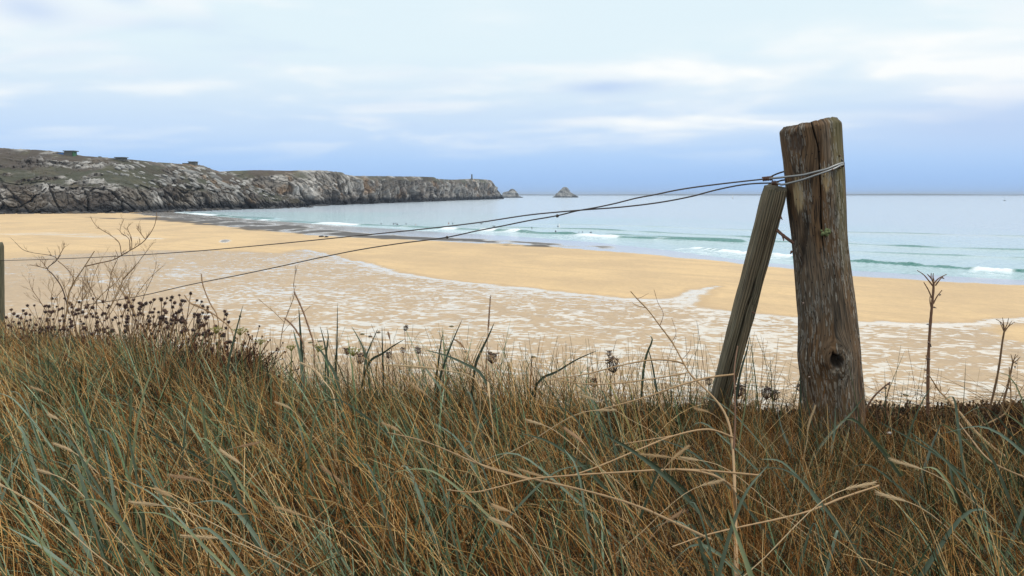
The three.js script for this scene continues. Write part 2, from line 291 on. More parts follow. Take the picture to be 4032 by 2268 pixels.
{ // inshore water: real wave shapes, foam as matter on it
  const x0 = -270, x1 = 200, z0 = -92, z1 = -600, TW = 2048, TH = 2048;
  const C8 = new Uint8Array(TW * TH * 4), R8 = new Uint8Array(TW * TH * 4);
  const foamC = [0.82, 0.85, 0.86];
  for (let j = 0; j < TH; j++) for (let i = 0; i < TW; i++) {
    const x = lerp(x0, x1, (i + 0.5) / TW), z = lerp(z0, z1, (j + 0.5) / TH), o = (j * TW + i) * 4;
    let foam = 0, r = 0.14; let c = OPEN;
    if (Math.abs(x) < -z * 0.74 + 30) {
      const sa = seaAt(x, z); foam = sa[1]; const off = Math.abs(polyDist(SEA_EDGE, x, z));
      const p = fbm2(x * 0.02 + 3, z * 0.012, 3);
      c = mix3(WATER, [0.45, 0.565, 0.595], smooth(0.4, 0.7, p)); c = mix3(c, OPEN, smooth(30, 230, off + 120 * (p - 0.5)) );   // sand stirred up inshore, clear sea beyond
      c = mix3(c, [0.07, 0.21, 0.18], smooth(0.15, 0.6, sa[2]));   // green wave water, painted dark where its face mirrors less sky
    }
    c = mix3(c, foamC, foam); r = lerp(0.14, 0.9, foam);
    for (let k = 0; k < 3; k++) C8[o + k] = l2s(c[k]) * 255 + 0.5; C8[o + 3] = R8[o + 3] = 255; R8[o] = R8[o + 1] = R8[o + 2] = r * 255;
  }
  const nx = 400, nz = 520, pos = [], uv = [];
  for (let j = 0; j < nz; j++) { const v = Math.pow(j / (nz - 1), 1.5), z = lerp(z0, z1, v); for (let i = 0; i < nx; i++) { const u = i / (nx - 1), x = lerp(x0, x1, u); const [h, f] = seaAt(x, z); const out = smooth(2, -10, polyDist(SEA_EDGE, x, z) * shoreSign * -1); pos.push(x, h * (0.25 + 0.75 * out) + f * 0.22 * (h3(i, j, 1)) + 0.03 * n2(x * 0.3, z * 0.2), z); uv.push(u, v); } }
  const g = geo(pos, gridIdx(nx, nz), uv); g.computeVertexNormals();
  const b = chop.clone(); b.repeat.set((x1 - x0) / 24, (z0 - z1) / 24); b.needsUpdate = true;
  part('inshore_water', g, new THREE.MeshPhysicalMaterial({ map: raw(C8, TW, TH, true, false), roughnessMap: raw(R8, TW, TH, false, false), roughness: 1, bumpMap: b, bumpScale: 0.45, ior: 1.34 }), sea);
}
{ // open water to the horizon, round the inshore sheet
  const b = chop.clone(); b.repeat.set(1 / 40, 1 / 40); b.needsUpdate = true;
  const m = new THREE.MeshPhysicalMaterial({ color: col(OPEN), roughness: 0.14, bumpMap: b, bumpScale: 0.75, ior: 1.34 });
  const quad = (x0, x1, z0, z1) => { const n = 12, pos = [], uv = []; for (let j = 0; j <= n; j++) for (let i = 0; i <= n; i++) { const x = lerp(x0, x1, i / n), z = lerp(z0, z1, j / n); pos.push(x, 0, z); uv.push(x, -z); } const g = geo(pos, gridIdx(n + 1, n + 1), uv); g.computeVertexNormals(); return g; };
  part('open_water', [quad(-900, -270, -560, -600), quad(200, 900, -60, -600), quad(-1600, 2600, -600, -2400), quad(-9000, 9000, -2400, -9000), quad(-26000, 26000, -9000, -26000)], m, sea);
}

// ------------------------------------------------------------------ headlands (foot x, z; crest x, z, height)
const rockTex = tex(512, 512, (i, j) => { const a = 0.5 + 0.9 * (fbm2(i * 0.06, j * 0.04, 4) - 0.5) + 0.5 * (h3(i, j, 2) - 0.5) * 0.4; return [a, a, a]; }, false, true);
const rockMat = new THREE.MeshStandardMaterial({ vertexColors: true, roughness: 0.95 });
function loft(stations, cols, rows, style, name, label) {
  const pos = [], color = [], K = stations.length - 1;
  const catm = (k, f) => { const a = stations[Math.max(0, k - 1)], b = stations[k], c = stations[k + 1], d = stations[Math.min(K, k + 2)], o = []; for (let q = 0; q < 5; q++) o.push(b[q] + 0.5 * f * (c[q] - a[q] + f * (2 * a[q] - 5 * b[q] + 4 * c[q] - d[q] + f * (3 * (b[q] - c[q]) + d[q] - a[q])))); return o; };
  const top = rows - 1, back = 14, nv = rows + back;
  for (let j = 0; j < nv; j++) for (let i = 0; i < cols; i++) {
    const s = i / (cols - 1) * K, k = Math.min(K - 1, Math.floor(s)), st = catm(k, s - k);
    const [fx, fz, cx, cz, cy] = st; let x, y, z, t = Math.min(1, j / top), dx = cx - fx, dz = cz - fz; const run = Math.hypot(dx, dz) || 1;
    const face = style.across(fx, fz);                                   // towards the water
    if (j > top) { const b = (j - top) / back; x = cx - face[0] * b * style.depth; z = cz - face[1] * b * style.depth - b * 20; y = cy * (1 - 0.10 * b * b) - 3 * b; }
    else { const pr = style.profile(t, i / (cols - 1), fx, fz); x = fx + dx * pr[0]; z = fz + dz * pr[0]; y = -1.5 + (cy + 1.5) * pr[1]; }
    const hN = clamp(y / Math.max(cy, 8)), S = style.scale, edge = Math.min(1, (1 - t) * 5 + 0.12) * (j > top ? 0.4 : 1);
    // rock form: buttresses and gullies, slanting beds, blocks
    const bx = x * 0.8 + y * 0.55, bz = z * 0.8 + y * 0.35;
    const gul = ridge3(bx * 0.016 / S, y * 0.006 / S, bz * 0.016 / S, 3) - 0.45;
    const bed = ridge3((x * 0.5 - y * 0.75) * 0.07 / S, (y + x * 0.45) * 0.11 / S, z * 0.05 / S, 3) - 0.4;
    const [cv, cb] = cell3((x + y * 0.5) * 0.11 / S, (y - x * 0.2) * 0.10 / S, z * 0.11 / S), [cv2, cb2] = cell3((x + y * 0.6) * 0.32 / S, y * 0.27 / S, z * 0.3 / S);
    const [cvB, cbB] = cell3((x + y * 0.25) * 0.05 / S, y * 0.022 / S, z * 0.05 / S), lowK = smooth(0.62, 0.3, hN);
    const grassy = style.grass(hN, x, y, z, fx, cv, bed);
    const rough = 1 - 0.8 * grassy;
    const amp = (gul * 13 * S * style.gully + ((cvB - 0.5) * 13 - (cbB < 0.1 ? 7 * (1 - cbB * 10) : 0)) * lowK * S + (bed * 4 + (cv - 0.5) * 4.5 + (cv2 - 0.5) * 1.3 - (cb < 0.09 ? 1.3 : 0) - (cb2 < 0.12 ? 0.6 : 0)) * rough * S) * (hN < 0.05 ? 0.5 + hN * 10 : 1);
    x += face[0] * amp * edge; z += face[1] * amp * edge; y += ((bed * 2.4 + (cv2 - 0.5) * 2.2) * rough * S + (fbm3(x * 0.2, 3, z * 0.2, 2) - 0.5) * 1.0 * S) * Math.min(1, hN * 6) * (0.25 + 0.75 * Math.min(1, (1 - t) * 6));
    pos.push(x, y, z);
    // what it is made of
    const v = fbm3(x * 0.05, y * 0.06, z * 0.05, 3), w = h3(i, j, 9);
    let c = mix3([0.17, 0.15, 0.128], [0.52, 0.485, 0.44], smooth(0.35, 0.85, cv * 0.7 + cv2 * 0.3));                 // grey lichened quartzite
    c = mix3(c, [0.15, 0.115, 0.08], smooth(0.42, 0.62, v) * style.brown);                                                  // brown rock
    c = mix3(c, [0.32, 0.19, 0.09], smooth(0.60, 0.72, fbm3(x * 0.03 + 40, y * 0.05, z * 0.03, 3)) * 0.6); // ochre stains
    c = mix3(c, [0.10, 0.078, 0.062], smooth(0.5, 0.72, fbm3((x - y) * 0.022 + 70, (y + x * 0.4) * 0.04, z * 0.022, 3)) * style.low);   // beds of darker schist
    c = mix3(c, [0.022, 0.021, 0.022], smooth(style.tide, style.tide * 0.4, y + (v - 0.5) * 9));                       // black tide zone of lichen and weed
    let veg = mix3([0.095, 0.068, 0.045], [0.072, 0.070, 0.036], smooth(0.38, 0.62, fbm3(x * 0.03 + 9, 1, z * 0.03, 3)));
    veg = mix3(veg, [0.13, 0.115, 0.06], smooth(0.55, 0.75, fbm3(x * 0.09, 7, z * 0.09, 2)) * 0.7);
    c = mix3(c, veg.map(q => q * 0.85), grassy * 0.95);
    const br = (0.88 + 0.24 * w) * style.tone; color.push(c[0] * br, c[1] * br, c[2] * br);
  }
  const g = geo(pos, gridIdx(cols, nv), null, color);
  const o = structure('headland', label);
  part(name, g.toNonIndexed(), rockMat, o);
  return { o, pos, cols, rows };
}
const near = loft([[-388.8,-420.3,-519.9,-570.3,59.9],[-375,-465.5,-481.5,-605.5,57],[-363.6,-521.6,-449,-651.6,54.5],[-350.8,-532.3,-428.4,-657.3,53.8],[-333.4,-536.7,-403.6,-656.7,52],[-319.9,-543.4,-383.7,-658.4,48.6],[-296.7,-555,-352.2,-665,46.2],[-288.1,-599.8,-335.7,-704.8,44.7],[-285,-636.5,-327.2,-736.5,44.2],[-279.8,-660.7,-317.5,-755.7,43.8],[-277.8,-686.8,-310.1,-771.8,39.5],[-270.1,-705.5,-295.1,-775.5,34.7],[-257.6,-735.3,-274.1,-785.3,23.2],[-247.7,-779.4,-257.9,-813.4,15.7],[-239.5,-816,-245.6,-838,9.5],[-234.9,-842.3,-238.1,-854.3,3.9],[-234.3,-853.4,-235.6,-858.4,1.1]], 1000, 150, {
  across: () => [0.62, 0.78], depth: 160, scale: 1, gully: 1.35, low: 0.95, tide: 9, brown: 0.75, tone: 0.8,
  profile: (t, u, x, z) => { const L = u < 0.62 ? 0.36 : lerp(0.36, 0.72, smooth(0.62, 0.9, u)), r = u < 0.62 ? 0.16 : lerp(0.16, 0.5, smooth(0.62, 0.9, u)); return t < 0.42 ? [t / 0.42 * r, t / 0.42 * L] : [lerp(r, 1, (t - 0.42) / 0.58), lerp(L, 1, Math.pow((t - 0.42) / 0.58, 0.92))]; },
  grass: (h, x, y, z, fx, cv, bed) => { const base = smooth(0.36, 0.46, h + 0.24 * (fbm3(x * 0.02, y * 0.03, z * 0.02, 3) - 0.5)); const right = smooth(-330, -215, x); const out = smooth(0.5, 0.62, fbm3((x + y) * 0.045, (y - x * 0.35) * 0.13, z * 0.045, 3) + 0.2 * right + 0.10 * (cv - 0.5)); return clamp(base * (1 - out)); },
}, 'slope', 'headland of heather slopes and dark cliff rising behind the beach');
loft([[-392.7,-888.3,-416.9,-948.3,39.3],[-371.2,-894.4,-393.8,-954.4,42.5],[-354.3,-900.6,-374.9,-958.6,44.1],[-337.2,-906.8,-355.4,-961.8,45],[-317.1,-919.6,-332.9,-971.6,46.1],[-288.4,-939.5,-301.3,-987.5,45.8],[-262.3,-974.6,-273,-1020.6,47.2],[-248.6,-1004.7,-258,-1048.7,47],[-239.7,-1036.6,-248,-1078.6,46.2],[-234.8,-1070.7,-242.4,-1110.7,42.4],[-217.8,-1193.1,-223.3,-1229.1,44.8],[-196,-1354.1,-200,-1388.1,48.1],[-170,-1574.6,-172.8,-1606.6,52.1],[-163,-1623.6,-165.4,-1653.6,49.3],[-139.1,-1867.4,-140.7,-1895.4,52.4],[-111.4,-2042.6,-112.4,-2068.6,58.1],[-86.6,-2197.2,-87.1,-2219.2,59.6],[-65.5,-2334.7,-65.7,-2349.7,57.9],[-53.1,-2399,-53.2,-2409,39.7],[-41.3,-2466.9,-41.3,-2472.9,21.9],[-28.5,-2514.4,-28.5,-2516.4,5.2]], 900, 120, {
  across: () => [0.72, 0.69], depth: 260, scale: 1.6, gully: 1.3, low: 0.55, tide: 13, brown: 0.4, tone: 0.98,
  profile: (t) => [0.30 * t + 0.70 * t * t, Math.pow(t, 0.86)],
  grass: (h, x, y, z, fx, cv, bed) => smooth(0.72, 0.93, h + 0.5 * (fbm3(x * 0.02, y * 0.02, z * 0.02, 3) - 0.5)) * smooth(0.62, 0.46, fbm3((x + y) * 0.03, y * 0.06, z * 0.03, 3)),
}, 'cliff', 'long headland of grey lichened cliffs running out to the cape');

// pale outcrops that stand out of the heather slope, each a piece of the headland
function rockGeo(sd, detail = 2, sharp = 0.5) {
  let g = mergeVertices(new THREE.IcosahedronGeometry(1, detail).deleteAttribute('uv').deleteAttribute('normal')); const p = g.attributes.position;
  for (let i = 0; i < p.count; i++) { const x = p.getX(i), y = p.getY(i), z = p.getZ(i), [cv] = cell3(x * 1.3 + sd * 7, y * 1.3, z * 1.3), k = 1 + sharp * (cv - 0.5) + 0.35 * (fbm3(x * 1.7 + sd * 3, y * 1.7, z * 1.7, 2) - 0.5); p.setXYZ(i, x * k, y * k, z * k); }
  return g.toNonIndexed();
}
{
  const shapes = [1, 2, 3, 4, 5, 6].map(s => rockGeo(s, 1, 0.7)), tones = [[0.33, 0.315, 0.29], [0.27, 0.26, 0.24], [0.40, 0.38, 0.345], [0.20, 0.19, 0.175]].map(c => mat(c, 0.95));
  const at = (u, v) => { const i = Math.floor(u * (near.cols - 1)), j = Math.floor(v * (near.rows - 1)), o = (j * near.cols + i) * 3; return [near.pos[o], near.pos[o + 1], near.pos[o + 2]]; };
  const slabs = [[0.505, 0.80, 9, 2.4], [0.63, 0.79, 8, 3.4], [0.66, 0.68, 9, 2.2], [0.60, 0.86, 7, 1.6], [0.47, 0.93, 10, 1.5], [0.40, 0.86, 8, 1.6]];
  for (let k = 0; k < 170; k++) {
    let u = 0.36 + 0.42 * rnd(), v = 0.5 + 0.46 * rnd(), a = rr(1.2, 4), b = rr(0.6, 1.3);
    if (fbm2(u * 30, v * 14, 2) < 0.47) { k -= 0.6; continue; }
    if (k >= 0 && k < slabs.length) [u, v, a, b] = slabs[Math.floor(k)];
    const [x, y, z] = at(u, v), m = part('rock_outcrop', pick(shapes), pick(tones), near.o);
    m.position.set(x, y - 0.1, z); m.scale.set(a, b, rr(1, 2.2)); m.rotation.set(rr(-0.2, 0.2), rr(-0.5, 0.5), -rr(0.1, 0.55));
  }
}
// boulders along the foot of the cliff, where sand and rock meet
{
  const shapes = [11, 12, 13, 14].map(s => rockGeo(s, 1, 0.6)), tones = [[0.05, 0.045, 0.042], [0.085, 0.07, 0.055], [0.035, 0.034, 0.036]].map(c => mat(c, 0.8));
  const line = [[-369.4,-506.3],[-359.2,-515.4],[-338,-525.8],[-314,-533.3],[-291.7,-545.7],[-281.6,-586.3],[-278.2,-621.3],[-273.5,-645.9],[-269,-683.2],[-251.2,-717.1],[-235.8,-767.9],[-225.3,-836.9]];
  for (let k = 0; k < 120; k++) {
    const s = rnd() * (line.length - 1), i = Math.floor(s), f = s - i, x = lerp(line[i][0], line[i + 1][0], f), z = lerp(line[i][1], line[i + 1][1], f), r = rr(0.8, 2.6);
    const m = part('foot_boulder', pick(shapes), pick(tones), near.o); m.position.set(x + rr(-1, 3), 0.1 + r * 0.1, z + rr(-2, 5)); m.scale.set(r * rr(1, 1.7), r * rr(0.5, 0.9), r); m.rotation.y = rr(0, 6);
  }
}
// ------------------------------------------------------------------ rocks standing in the sea
function stack(label, [x, z], outline, depthK, sd) {   // outline: half widths left and right at heights
  const nu = 120, nv = 60, pos = [], color = [], top = outline[outline.length - 1][0];
  for (let j = 0; j < nv; j++) for (let i = 0; i < nu; i++) {
    const t = j / (nv - 1), y = -2 + (top + 2) * t; let k = 0; while (k < outline.length - 2 && y > outline[k + 1][0]) k++;
    const f = clamp((y - outline[k][0]) / (outline[k + 1][0] - outline[k][0])), l = lerp(outline[k][1], outline[k + 1][1], f), r = lerp(outline[k][2], outline[k + 1][2], f);
    const a = i / nu * Math.PI * 2, cx = (l + r) / 2, hw = (r - l) / 2, n = 1 + 0.55 * (ridge3(Math.cos(a) * 1.6 + sd, y * 0.035, Math.sin(a) * 1.6, 3) - 0.45) + 0.16 * (cell3(Math.cos(a) * 3 + sd, y * 0.09, Math.sin(a) * 3)[0] - 0.5);
    const px = cx + Math.cos(a) * hw * n, pz = Math.sin(a) * Math.max(hw, 2) * depthK * n; pos.push(px, y, pz);
    const v = fbm3(px * 0.08, y * 0.1, pz * 0.08 + sd, 3); let c = mix3([0.12, 0.11, 0.095], [0.33, 0.31, 0.28], smooth(0.35, 0.7, v)); c = mix3(c, [0.03, 0.03, 0.032], smooth(9, 3, y + (v - 0.5) * 8)); color.push(...c.map(q => q * (0.8 + 0.4 * h3(i, j, 4))));
  }
  const idx = gridIdx(nu, nv, true), cap = nv * nu; pos.push(0 + (outline[outline.length - 1][1] + outline[outline.length - 1][2]) / 2, top + 0.5, 0); color.push(0.2, 0.19, 0.17);
  for (let i = 0; i < nu; i++) idx.push(cap - nu + i, cap - nu + (i + 1) % nu, cap);
  return single('sea_stack', geo(pos, idx, null, color).toNonIndexed(), rockMat, label, 'sea stack', [x, 0, z]);
}
const [st1, st2, reef] = [[-1.9,-3534.4],[280.2,-3846.5],[-238.7,-916.4]];
stack('jagged low sea stack with several peaks just off the cape', st1, [[-2, -46, 52], [3, -44, 46], [9, -41, 34], [17, -39, 27], [24, -36, 24], [28, -26, 22], [31, -11, 19], [37, -8, 14], [42, -3, 8]], 0.5, 3);
stack('rounded pyramid shaped sea stack standing alone on the horizon', st2, [[-2, -60, 62], [4, -56, 56], [10, -50, 42], [20, -42, 28], [30, -32, 18], [38, -26, 14], [47, -20, 11], [51, -16, 7], [53.5, -11, 2]], 0.6, 8);
{ const m = single('reef_rock', rockGeo(21, 3, 0.5), mat([0.035, 0.034, 0.034], 0.7), 'low dark reef rock awash off the headland point', 'rock', [reef[0], 0.3, reef[1]]); m.scale.set(11, 1.8, 6); }
// far coast on the horizon
{
  const pos = [], n = 400; for (let i = 0; i < n; i++) { const x = lerp(-600, 17500, i / (n - 1)), h = 10 + 34 * fbm2(x * 0.0006, 2, 4) * smooth(-600, 300, x); for (const [y, dz] of [[-2, 0], [h * 0.7, -40], [h, -200], [h * 0.6, -900]]) pos.push(x, y, -15500 + dz + 300 * n2(x * 0.001, 9)); }
  const o = structure('distant_coast', 'thin line of distant low coast along the horizon'); part('coast_hills', geo(pos, gridIdx(4, n)).toNonIndexed(), mat([0.09, 0.10, 0.09], 1), o);
}

// ------------------------------------------------------------------ dune top, bank down to the beach
const BANK = [[6, -2.35], [3.2, -2.75], [1.6, -2.85], [0.2, -2.95], [-1.2, -3.5], [-2.6, -4.7], [-4.2, -6.6], [-6.5, -8.6], [-12, -11]];
const bankSign = polyDist(BANK, 0, 0) > 0 ? 1 : -1;
function groundY(x, z) {
  const d = polyDist(BANK, x, z) * bankSign;   // metres inland of the edge
  let y = 13.24 + 0.055 * z - 0.085 * Math.max(0, -x - 0.3) + 0.02 * Math.max(0, x) + 0.05 * (fbm2(x * 1.3, z * 1.3, 3) - 0.5);
  if (d < 0.35) { const q = 0.35 - d; y -= q < 0.8 ? 0.42 * q * q : 0.42 * 0.64 + 0.78 * (q - 0.8); }
  return Math.max(y, 0.2);
}
const soil = tex(512, 512, (i, j) => { const a = fbm2(i * 0.05, j * 0.05, 4), b = h3(i, j, 6); return mix3([0.07, 0.055, 0.04], [0.20, 0.155, 0.105], smooth(0.3, 0.75, a * 0.7 + b * 0.3)); }, true, true);
{
  const nx = 220, nz = 190, x0 = -16, x1 = 12, pos = [], uv = [];
  for (let j = 0; j < nz; j++) { const z = 4 - 34 * Math.pow(j / (nz - 1), 1.5); for (let i = 0; i < nx; i++) { const x = lerp(x0, x1, i / (nx - 1)) * (1 + smooth(-8, -30, z) * 1.2); pos.push(x, groundY(x, z), z); uv.push(x / 0.8, z / 0.8); } }
  const g = geo(pos, gridIdx(nx, nz), uv); g.computeVertexNormals();
  const o = structure('dune', 'sandy dune top with dark soil under the grass'); part('dune_ground', g, new THREE.MeshStandardMaterial({ map: soil, roughness: 1 }), o);
}

// ------------------------------------------------------------------ fence post
const metalDark = mat([0.10, 0.085, 0.075], 0.55, { metalness: 0.6 }), rust = mat([0.13, 0.06, 0.035], 0.8), galv = mat([0.30, 0.30, 0.29], 0.5, { metalness: 0.75 }), rustyWire = mat([0.085, 0.066, 0.055], 0.6, { metalness: 0.3 });
const POSTZ = -2.3;
const axisPts = [[0.918,14.22,-2.3],[0.937,14.086,-2.3],[0.95,13.988,-2.3],[0.969,13.839,-2.3],[1.005,13.61,-2.3],[1.018,13.481,-2.3],[1.033,13.376,-2.3],[1.052,13.217,-2.3],[1.067,13.109,-2.3],[1.086,12.959,-2.3]];
const axisR = [0.0875, 0.0865, 0.0845, 0.081, 0.0865, 0.0915, 0.0925, 0.089, 0.088, 0.088];
const axisAt = y => { let k = 0; while (k < axisPts.length - 2 && y < axisPts[k + 1][1]) k++; const a = axisPts[k], b = axisPts[k + 1], t = clamp((a[1] - y) / (a[1] - b[1])); const s = t * t * (3 - 2 * t); return [lerp(a[0], b[0], t), lerp(axisR[k], axisR[k + 1], s)]; };
const postTop = axisPts[0][1], postBot = axisPts[axisPts.length - 1][1] - 0.12, postH = postTop - postBot;
// places on the bark, as (angle from the front, y): the camera sees angles -1.3 .. 1.3, positive to the right
const FACE = Math.atan2(0 - axisPts[4][0], 0 - POSTZ);   // angle of the side that looks at the path
const KNOT = [0.22, [1.007,13.493,-2.22]], KNOT2 = [-0.5, [0.845,14.162,-2.22]], SCAR = [-0.62, [0.871,13.868,-2.22]];
{
  const crackA = y => 0.17 + 0.05 * Math.sin(y * 9) + 0.05 * (n2(y * 14, 3) - 0.5) + 0.13 * smooth(14.1, 14.25, y) * 0 - 0.10 * smooth(14.12, 14.22, y);
  const crackTopY = postTop, crackEndY = axisPts[3][1] + 0.02;
  const crackD = (a, y) => { const w = (a - crackA(y)) * 0.085; return y > crackEndY - 0.1 ? smooth(0.0024, 0.0007, Math.abs(w)) * smooth(crackEndY - 0.1, crackEndY + 0.1, y) : 0; };
  const scarD = (a, y) => { const c = -0.55 - (SCAR[1][1] - y) * 3.2; return smooth(0.16, 0.05, Math.abs(a - c)) * smooth(0.11, 0.05, Math.abs(y - SCAR[1][1] + 0.02)); };
  const knotR = (a, y, k, sy) => Math.hypot((a - k[0]) * 0.09, (y - k[1][1]) * sy);
  const grainA = (a, y) => { const k1 = knotR(a, y, KNOT, 0.8), k2 = knotR(a, y, KNOT2, 0.7); return a * 0.09 + 0.035 * Math.exp(-k1 * k1 / 0.0022) * Math.sign(a - KNOT[0]) * Math.min(1, Math.abs(a - KNOT[0]) * 6) * -1 + 0.02 * Math.exp(-k2 * k2 / 0.002) * -(a - KNOT2[0]) * 4 + 0.004 * Math.sin(y * 6); };
  const nu = 420, nv = 360, pos = [], uv = [];
  for (let j = 0; j < nv; j++) for (let i = 0; i <= nu; i++) {
    const v = j / (nv - 1), a = (i / nu - 0.5) * Math.PI * 2, yy = postBot + postH * v; let [cx, r] = axisAt(yy), y = yy;
    const ga = grainA(a, yy);
    const grain = n2(ga * 260 + 50, yy * 5) * 0.6 + n2(ga * 600, yy * 12) * 0.4;
    let d = (fbm3(Math.cos(a) * 1.5, yy * 4, Math.sin(a) * 1.5, 3) - 0.5) * 0.012 + (grain - 0.5) * 0.0042;
    const k1 = knotR(a, yy, KNOT, 0.8); d += 0.016 * Math.exp(-k1 * k1 / 0.0030) - 0.034 * smooth(0.021, 0.011, k1 * (1 + 0.9 * (fbm2(a * 9, yy * 60, 2) - 0.5))) + 0.004 * (fbm2(k1 * 160, a * 4, 3) - 0.5) * 2 * smooth(0.07, 0.02, k1);
    const sl = Math.hypot((a - KNOT[0] + 0.36) * 0.07, (yy - KNOT[1][1] + 0.045) * 0.36); d -= 0.014 * smooth(0.015, 0.006, sl);
    d += 0.012 * Math.exp(-(((a + 0.95) * 0.09) ** 2 + (yy - KNOT[1][1] + 0.015) ** 2) / 0.0016);
    const k2 = knotR(a, yy, KNOT2, 0.7); d += 0.006 * Math.exp(-k2 * k2 / 0.0012) - 0.005 * smooth(0.026, 0.014, k2);
    d -= 0.014 * crackD(a, yy) + 0.010 * scarD(a, yy);
    const rim = smooth(0.022, 0, postTop - yy); d -= 0.011 * rim * rim * (0.5 + n2(a * 3, 8));
    if (v > 0.9) y += (0.0125 * Math.sin(a - 0.25) + 0.005 * (n2(a * 2.2, 4) - 0.5) + 0.004 * (n2(a * 11, 6) - 0.5)) * smooth(0.9, 1, v);
    pos.push(cx + Math.sin(a + FACE) * (r + d), y, POSTZ + Math.cos(a + FACE) * (r + d)); uv.push(i / nu, v);
  }
  const idx = gridIdx(nu + 1, nv), base = (nv - 1) * (nu + 1), capAt = pos.length / 3, rings = 14;
  for (let q = 1; q <= rings; q++) for (let i = 0; i <= nu; i += 6) { const o = (base + i) * 3, f = 1 - q / rings, [cx] = axisAt(postTop), n = 0.006 * (ridge3(pos[o] * 30 * f, q, pos[o + 2] * 30 * f, 2) - 0.5); pos.push(lerp(cx, pos[o], f), lerp(postTop - 0.004, pos[o + 1], f) + n, lerp(POSTZ, pos[o + 2], f)); uv.push(i / nu, 1 - q * 0.002); }
  const cw = nu / 6 + 1;
  for (let i = 0; i < cw - 1; i++) { const b = capAt + i; for (let s = 0; s < 6; s++) idx.push(base + i * 6 + s, base + i * 6 + s + 1, b); idx.push(base + i * 6 + 6, b + 1, b); for (let q = 0; q < rings - 1; q++) { const o = capAt + q * cw + i; idx.push(o, o + 1, o + cw + 1, o, o + cw + 1, o + cw); } }
  const g = geo(pos, idx, uv); g.computeVertexNormals();
  // colour of the weathered bark: brown wood, dark streaks, pale flaked scales, two rubbed yellow places under the wire
  const flakes = []; for (let k = 0; k < 6500; k++) { const a = rr(-Math.PI, Math.PI), y = postBot + postH * rnd(); if (fbm2(a * 2.6 + 9, y * 5, 3) < 0.46) continue; flakes.push([a, y, rr(0.0010, 0.0028), rr(0.005, 0.017), rr(0.3, 1)]); }
  const TW = 1024, TH = 2048, C8 = new Float32Array(TW * TH);
  for (const [a, y, w, h, s] of flakes) {
    const ci = ((a / Math.PI / 2 + 0.5) * TW), cj = (y - postBot) / postH * TH, wi = w / 0.55 * TW, hj = h / postH * TH;
    for (let j = Math.floor(cj - hj); j <= cj + hj; j++) for (let i = Math.floor(ci - wi - 2); i <= ci + wi + 2; i++) {
      if (j < 0 || j >= TH) continue; const q = Math.hypot((i - ci + 2.5 * (n2(j * 0.12, a * 50) - 0.5)) / wi, (j - cj) / hj), e = q < 1 ? (q > 0.45 ? 1 : 0.55) * smooth(1, 0.8, q) : 0, o = j * TW + ((i % TW) + TW) % TW; C8[o] = Math.max(C8[o], e * s);
    }
  }
  const at = (i, j) => [(i / TW - 0.5) * Math.PI * 2, postBot + postH * j / TH];
  const tanP = [[-0.63, [0.856,14,-2.22], 0.27, 0.06], [0.42, [0.949,14.047,-2.22], 0.2, 0.045]];
  const map = tex(TW, TH, (i, j) => {
    const [a, y] = at(i, j), ga = grainA(a, y), v = (y - postBot) / postH;
    const st = fbm2(ga * 290, y * 17, 4), st2 = n2(ga * 700, y * 52), big = fbm2(a * 1.6 + 4, y * 3.2, 3);
    let c = mix3([0.030, 0.017, 0.008], [0.19, 0.105, 0.048], smooth(0.32, 0.68, st * 0.72 + st2 * 0.28));
    c = mix3(c, mix3([0.05, 0.038, 0.026], [0.24, 0.195, 0.14], st2), smooth(0.44, 0.7, big) * 0.55);                                // greyed by weather
    c = mix3(c, mix3([0.018, 0.013, 0.008], [0.125, 0.088, 0.054], smooth(0.3, 0.7, st)), 0.6 * smooth(0.45, 0.65, fbm2(a * 2.2 + 50, y * 4.1, 3)));   // patches of rough bark left on the wood
    c = mix3(c, [0.17, 0.085, 0.03], 0.35 * smooth(0.5, 0.7, fbm2(a * 3 + 20, y * 7, 3)) );
    for (const [ta, ty, wa, wy] of tanP) { const q = Math.hypot((a - ta) / wa, (y - ty[1]) / wy) + 0.9 * (st - 0.5) + 0.5 * (big - 0.5); c = mix3(c, mix3([0.42, 0.27, 0.12], [0.52, 0.40, 0.23], st2), 0.85 * smooth(1, 0.55, q)); }
    const mg = smooth(0.9, 0.35, Math.abs(a - 1.05) / 0.5) * smooth(postTop - 0.6, postTop - 0.2, y) * smooth(0.4, 0.7, big + st * 0.2); c = mix3(c, [0.15, 0.14, 0.055], 0.5 * mg);   // green algae down the right side
    const fl = C8[j * TW + i]; c = mix3(c, mix3([0.36, 0.33, 0.27], [0.54, 0.50, 0.42], st2), fl * 0.66 * smooth(0.3, 0.6, st2 + 0.2));
    const k1 = knotR(a, y, KNOT, 0.8); c = mix3(c, [0.025, 0.018, 0.013], 0.85 * smooth(0.024, 0.012, k1)); c = mix3(c, [0.05, 0.03, 0.02], 0.7 * smooth(0.03, 0.018, knotR(a, y, KNOT2, 0.7)));
    c = mix3(c, [0.02, 0.013, 0.009], Math.max(crackD(a, y), 0.6 * scarD(a, y)));
    if (h3(Math.floor(i / 4), Math.floor(j / 6), 12) > 0.994) c = [0.015, 0.01, 0.008];                // worm holes
    return c;
  }, true, true);
  const bmp = tex(TW, TH, (i, j) => { const [a, y] = at(i, j), ga = grainA(a, y); return 0.25 + 0.5 * fbm2(ga * 320, y * 14, 3) + 0.25 * C8[j * TW + i] - 0.25 * (h3(Math.floor(i / 4), Math.floor(j / 6), 12) > 0.994 ? 1 : 0); }, false, true);
  const o = thing('fence_post', 'thick weathered round fence post with a long crack and a dark knot', 'fence post');
  part('timber', g, new THREE.MeshStandardMaterial({ map, bumpMap: bmp, bumpScale: 0.009, roughness: 0.92 }), o);
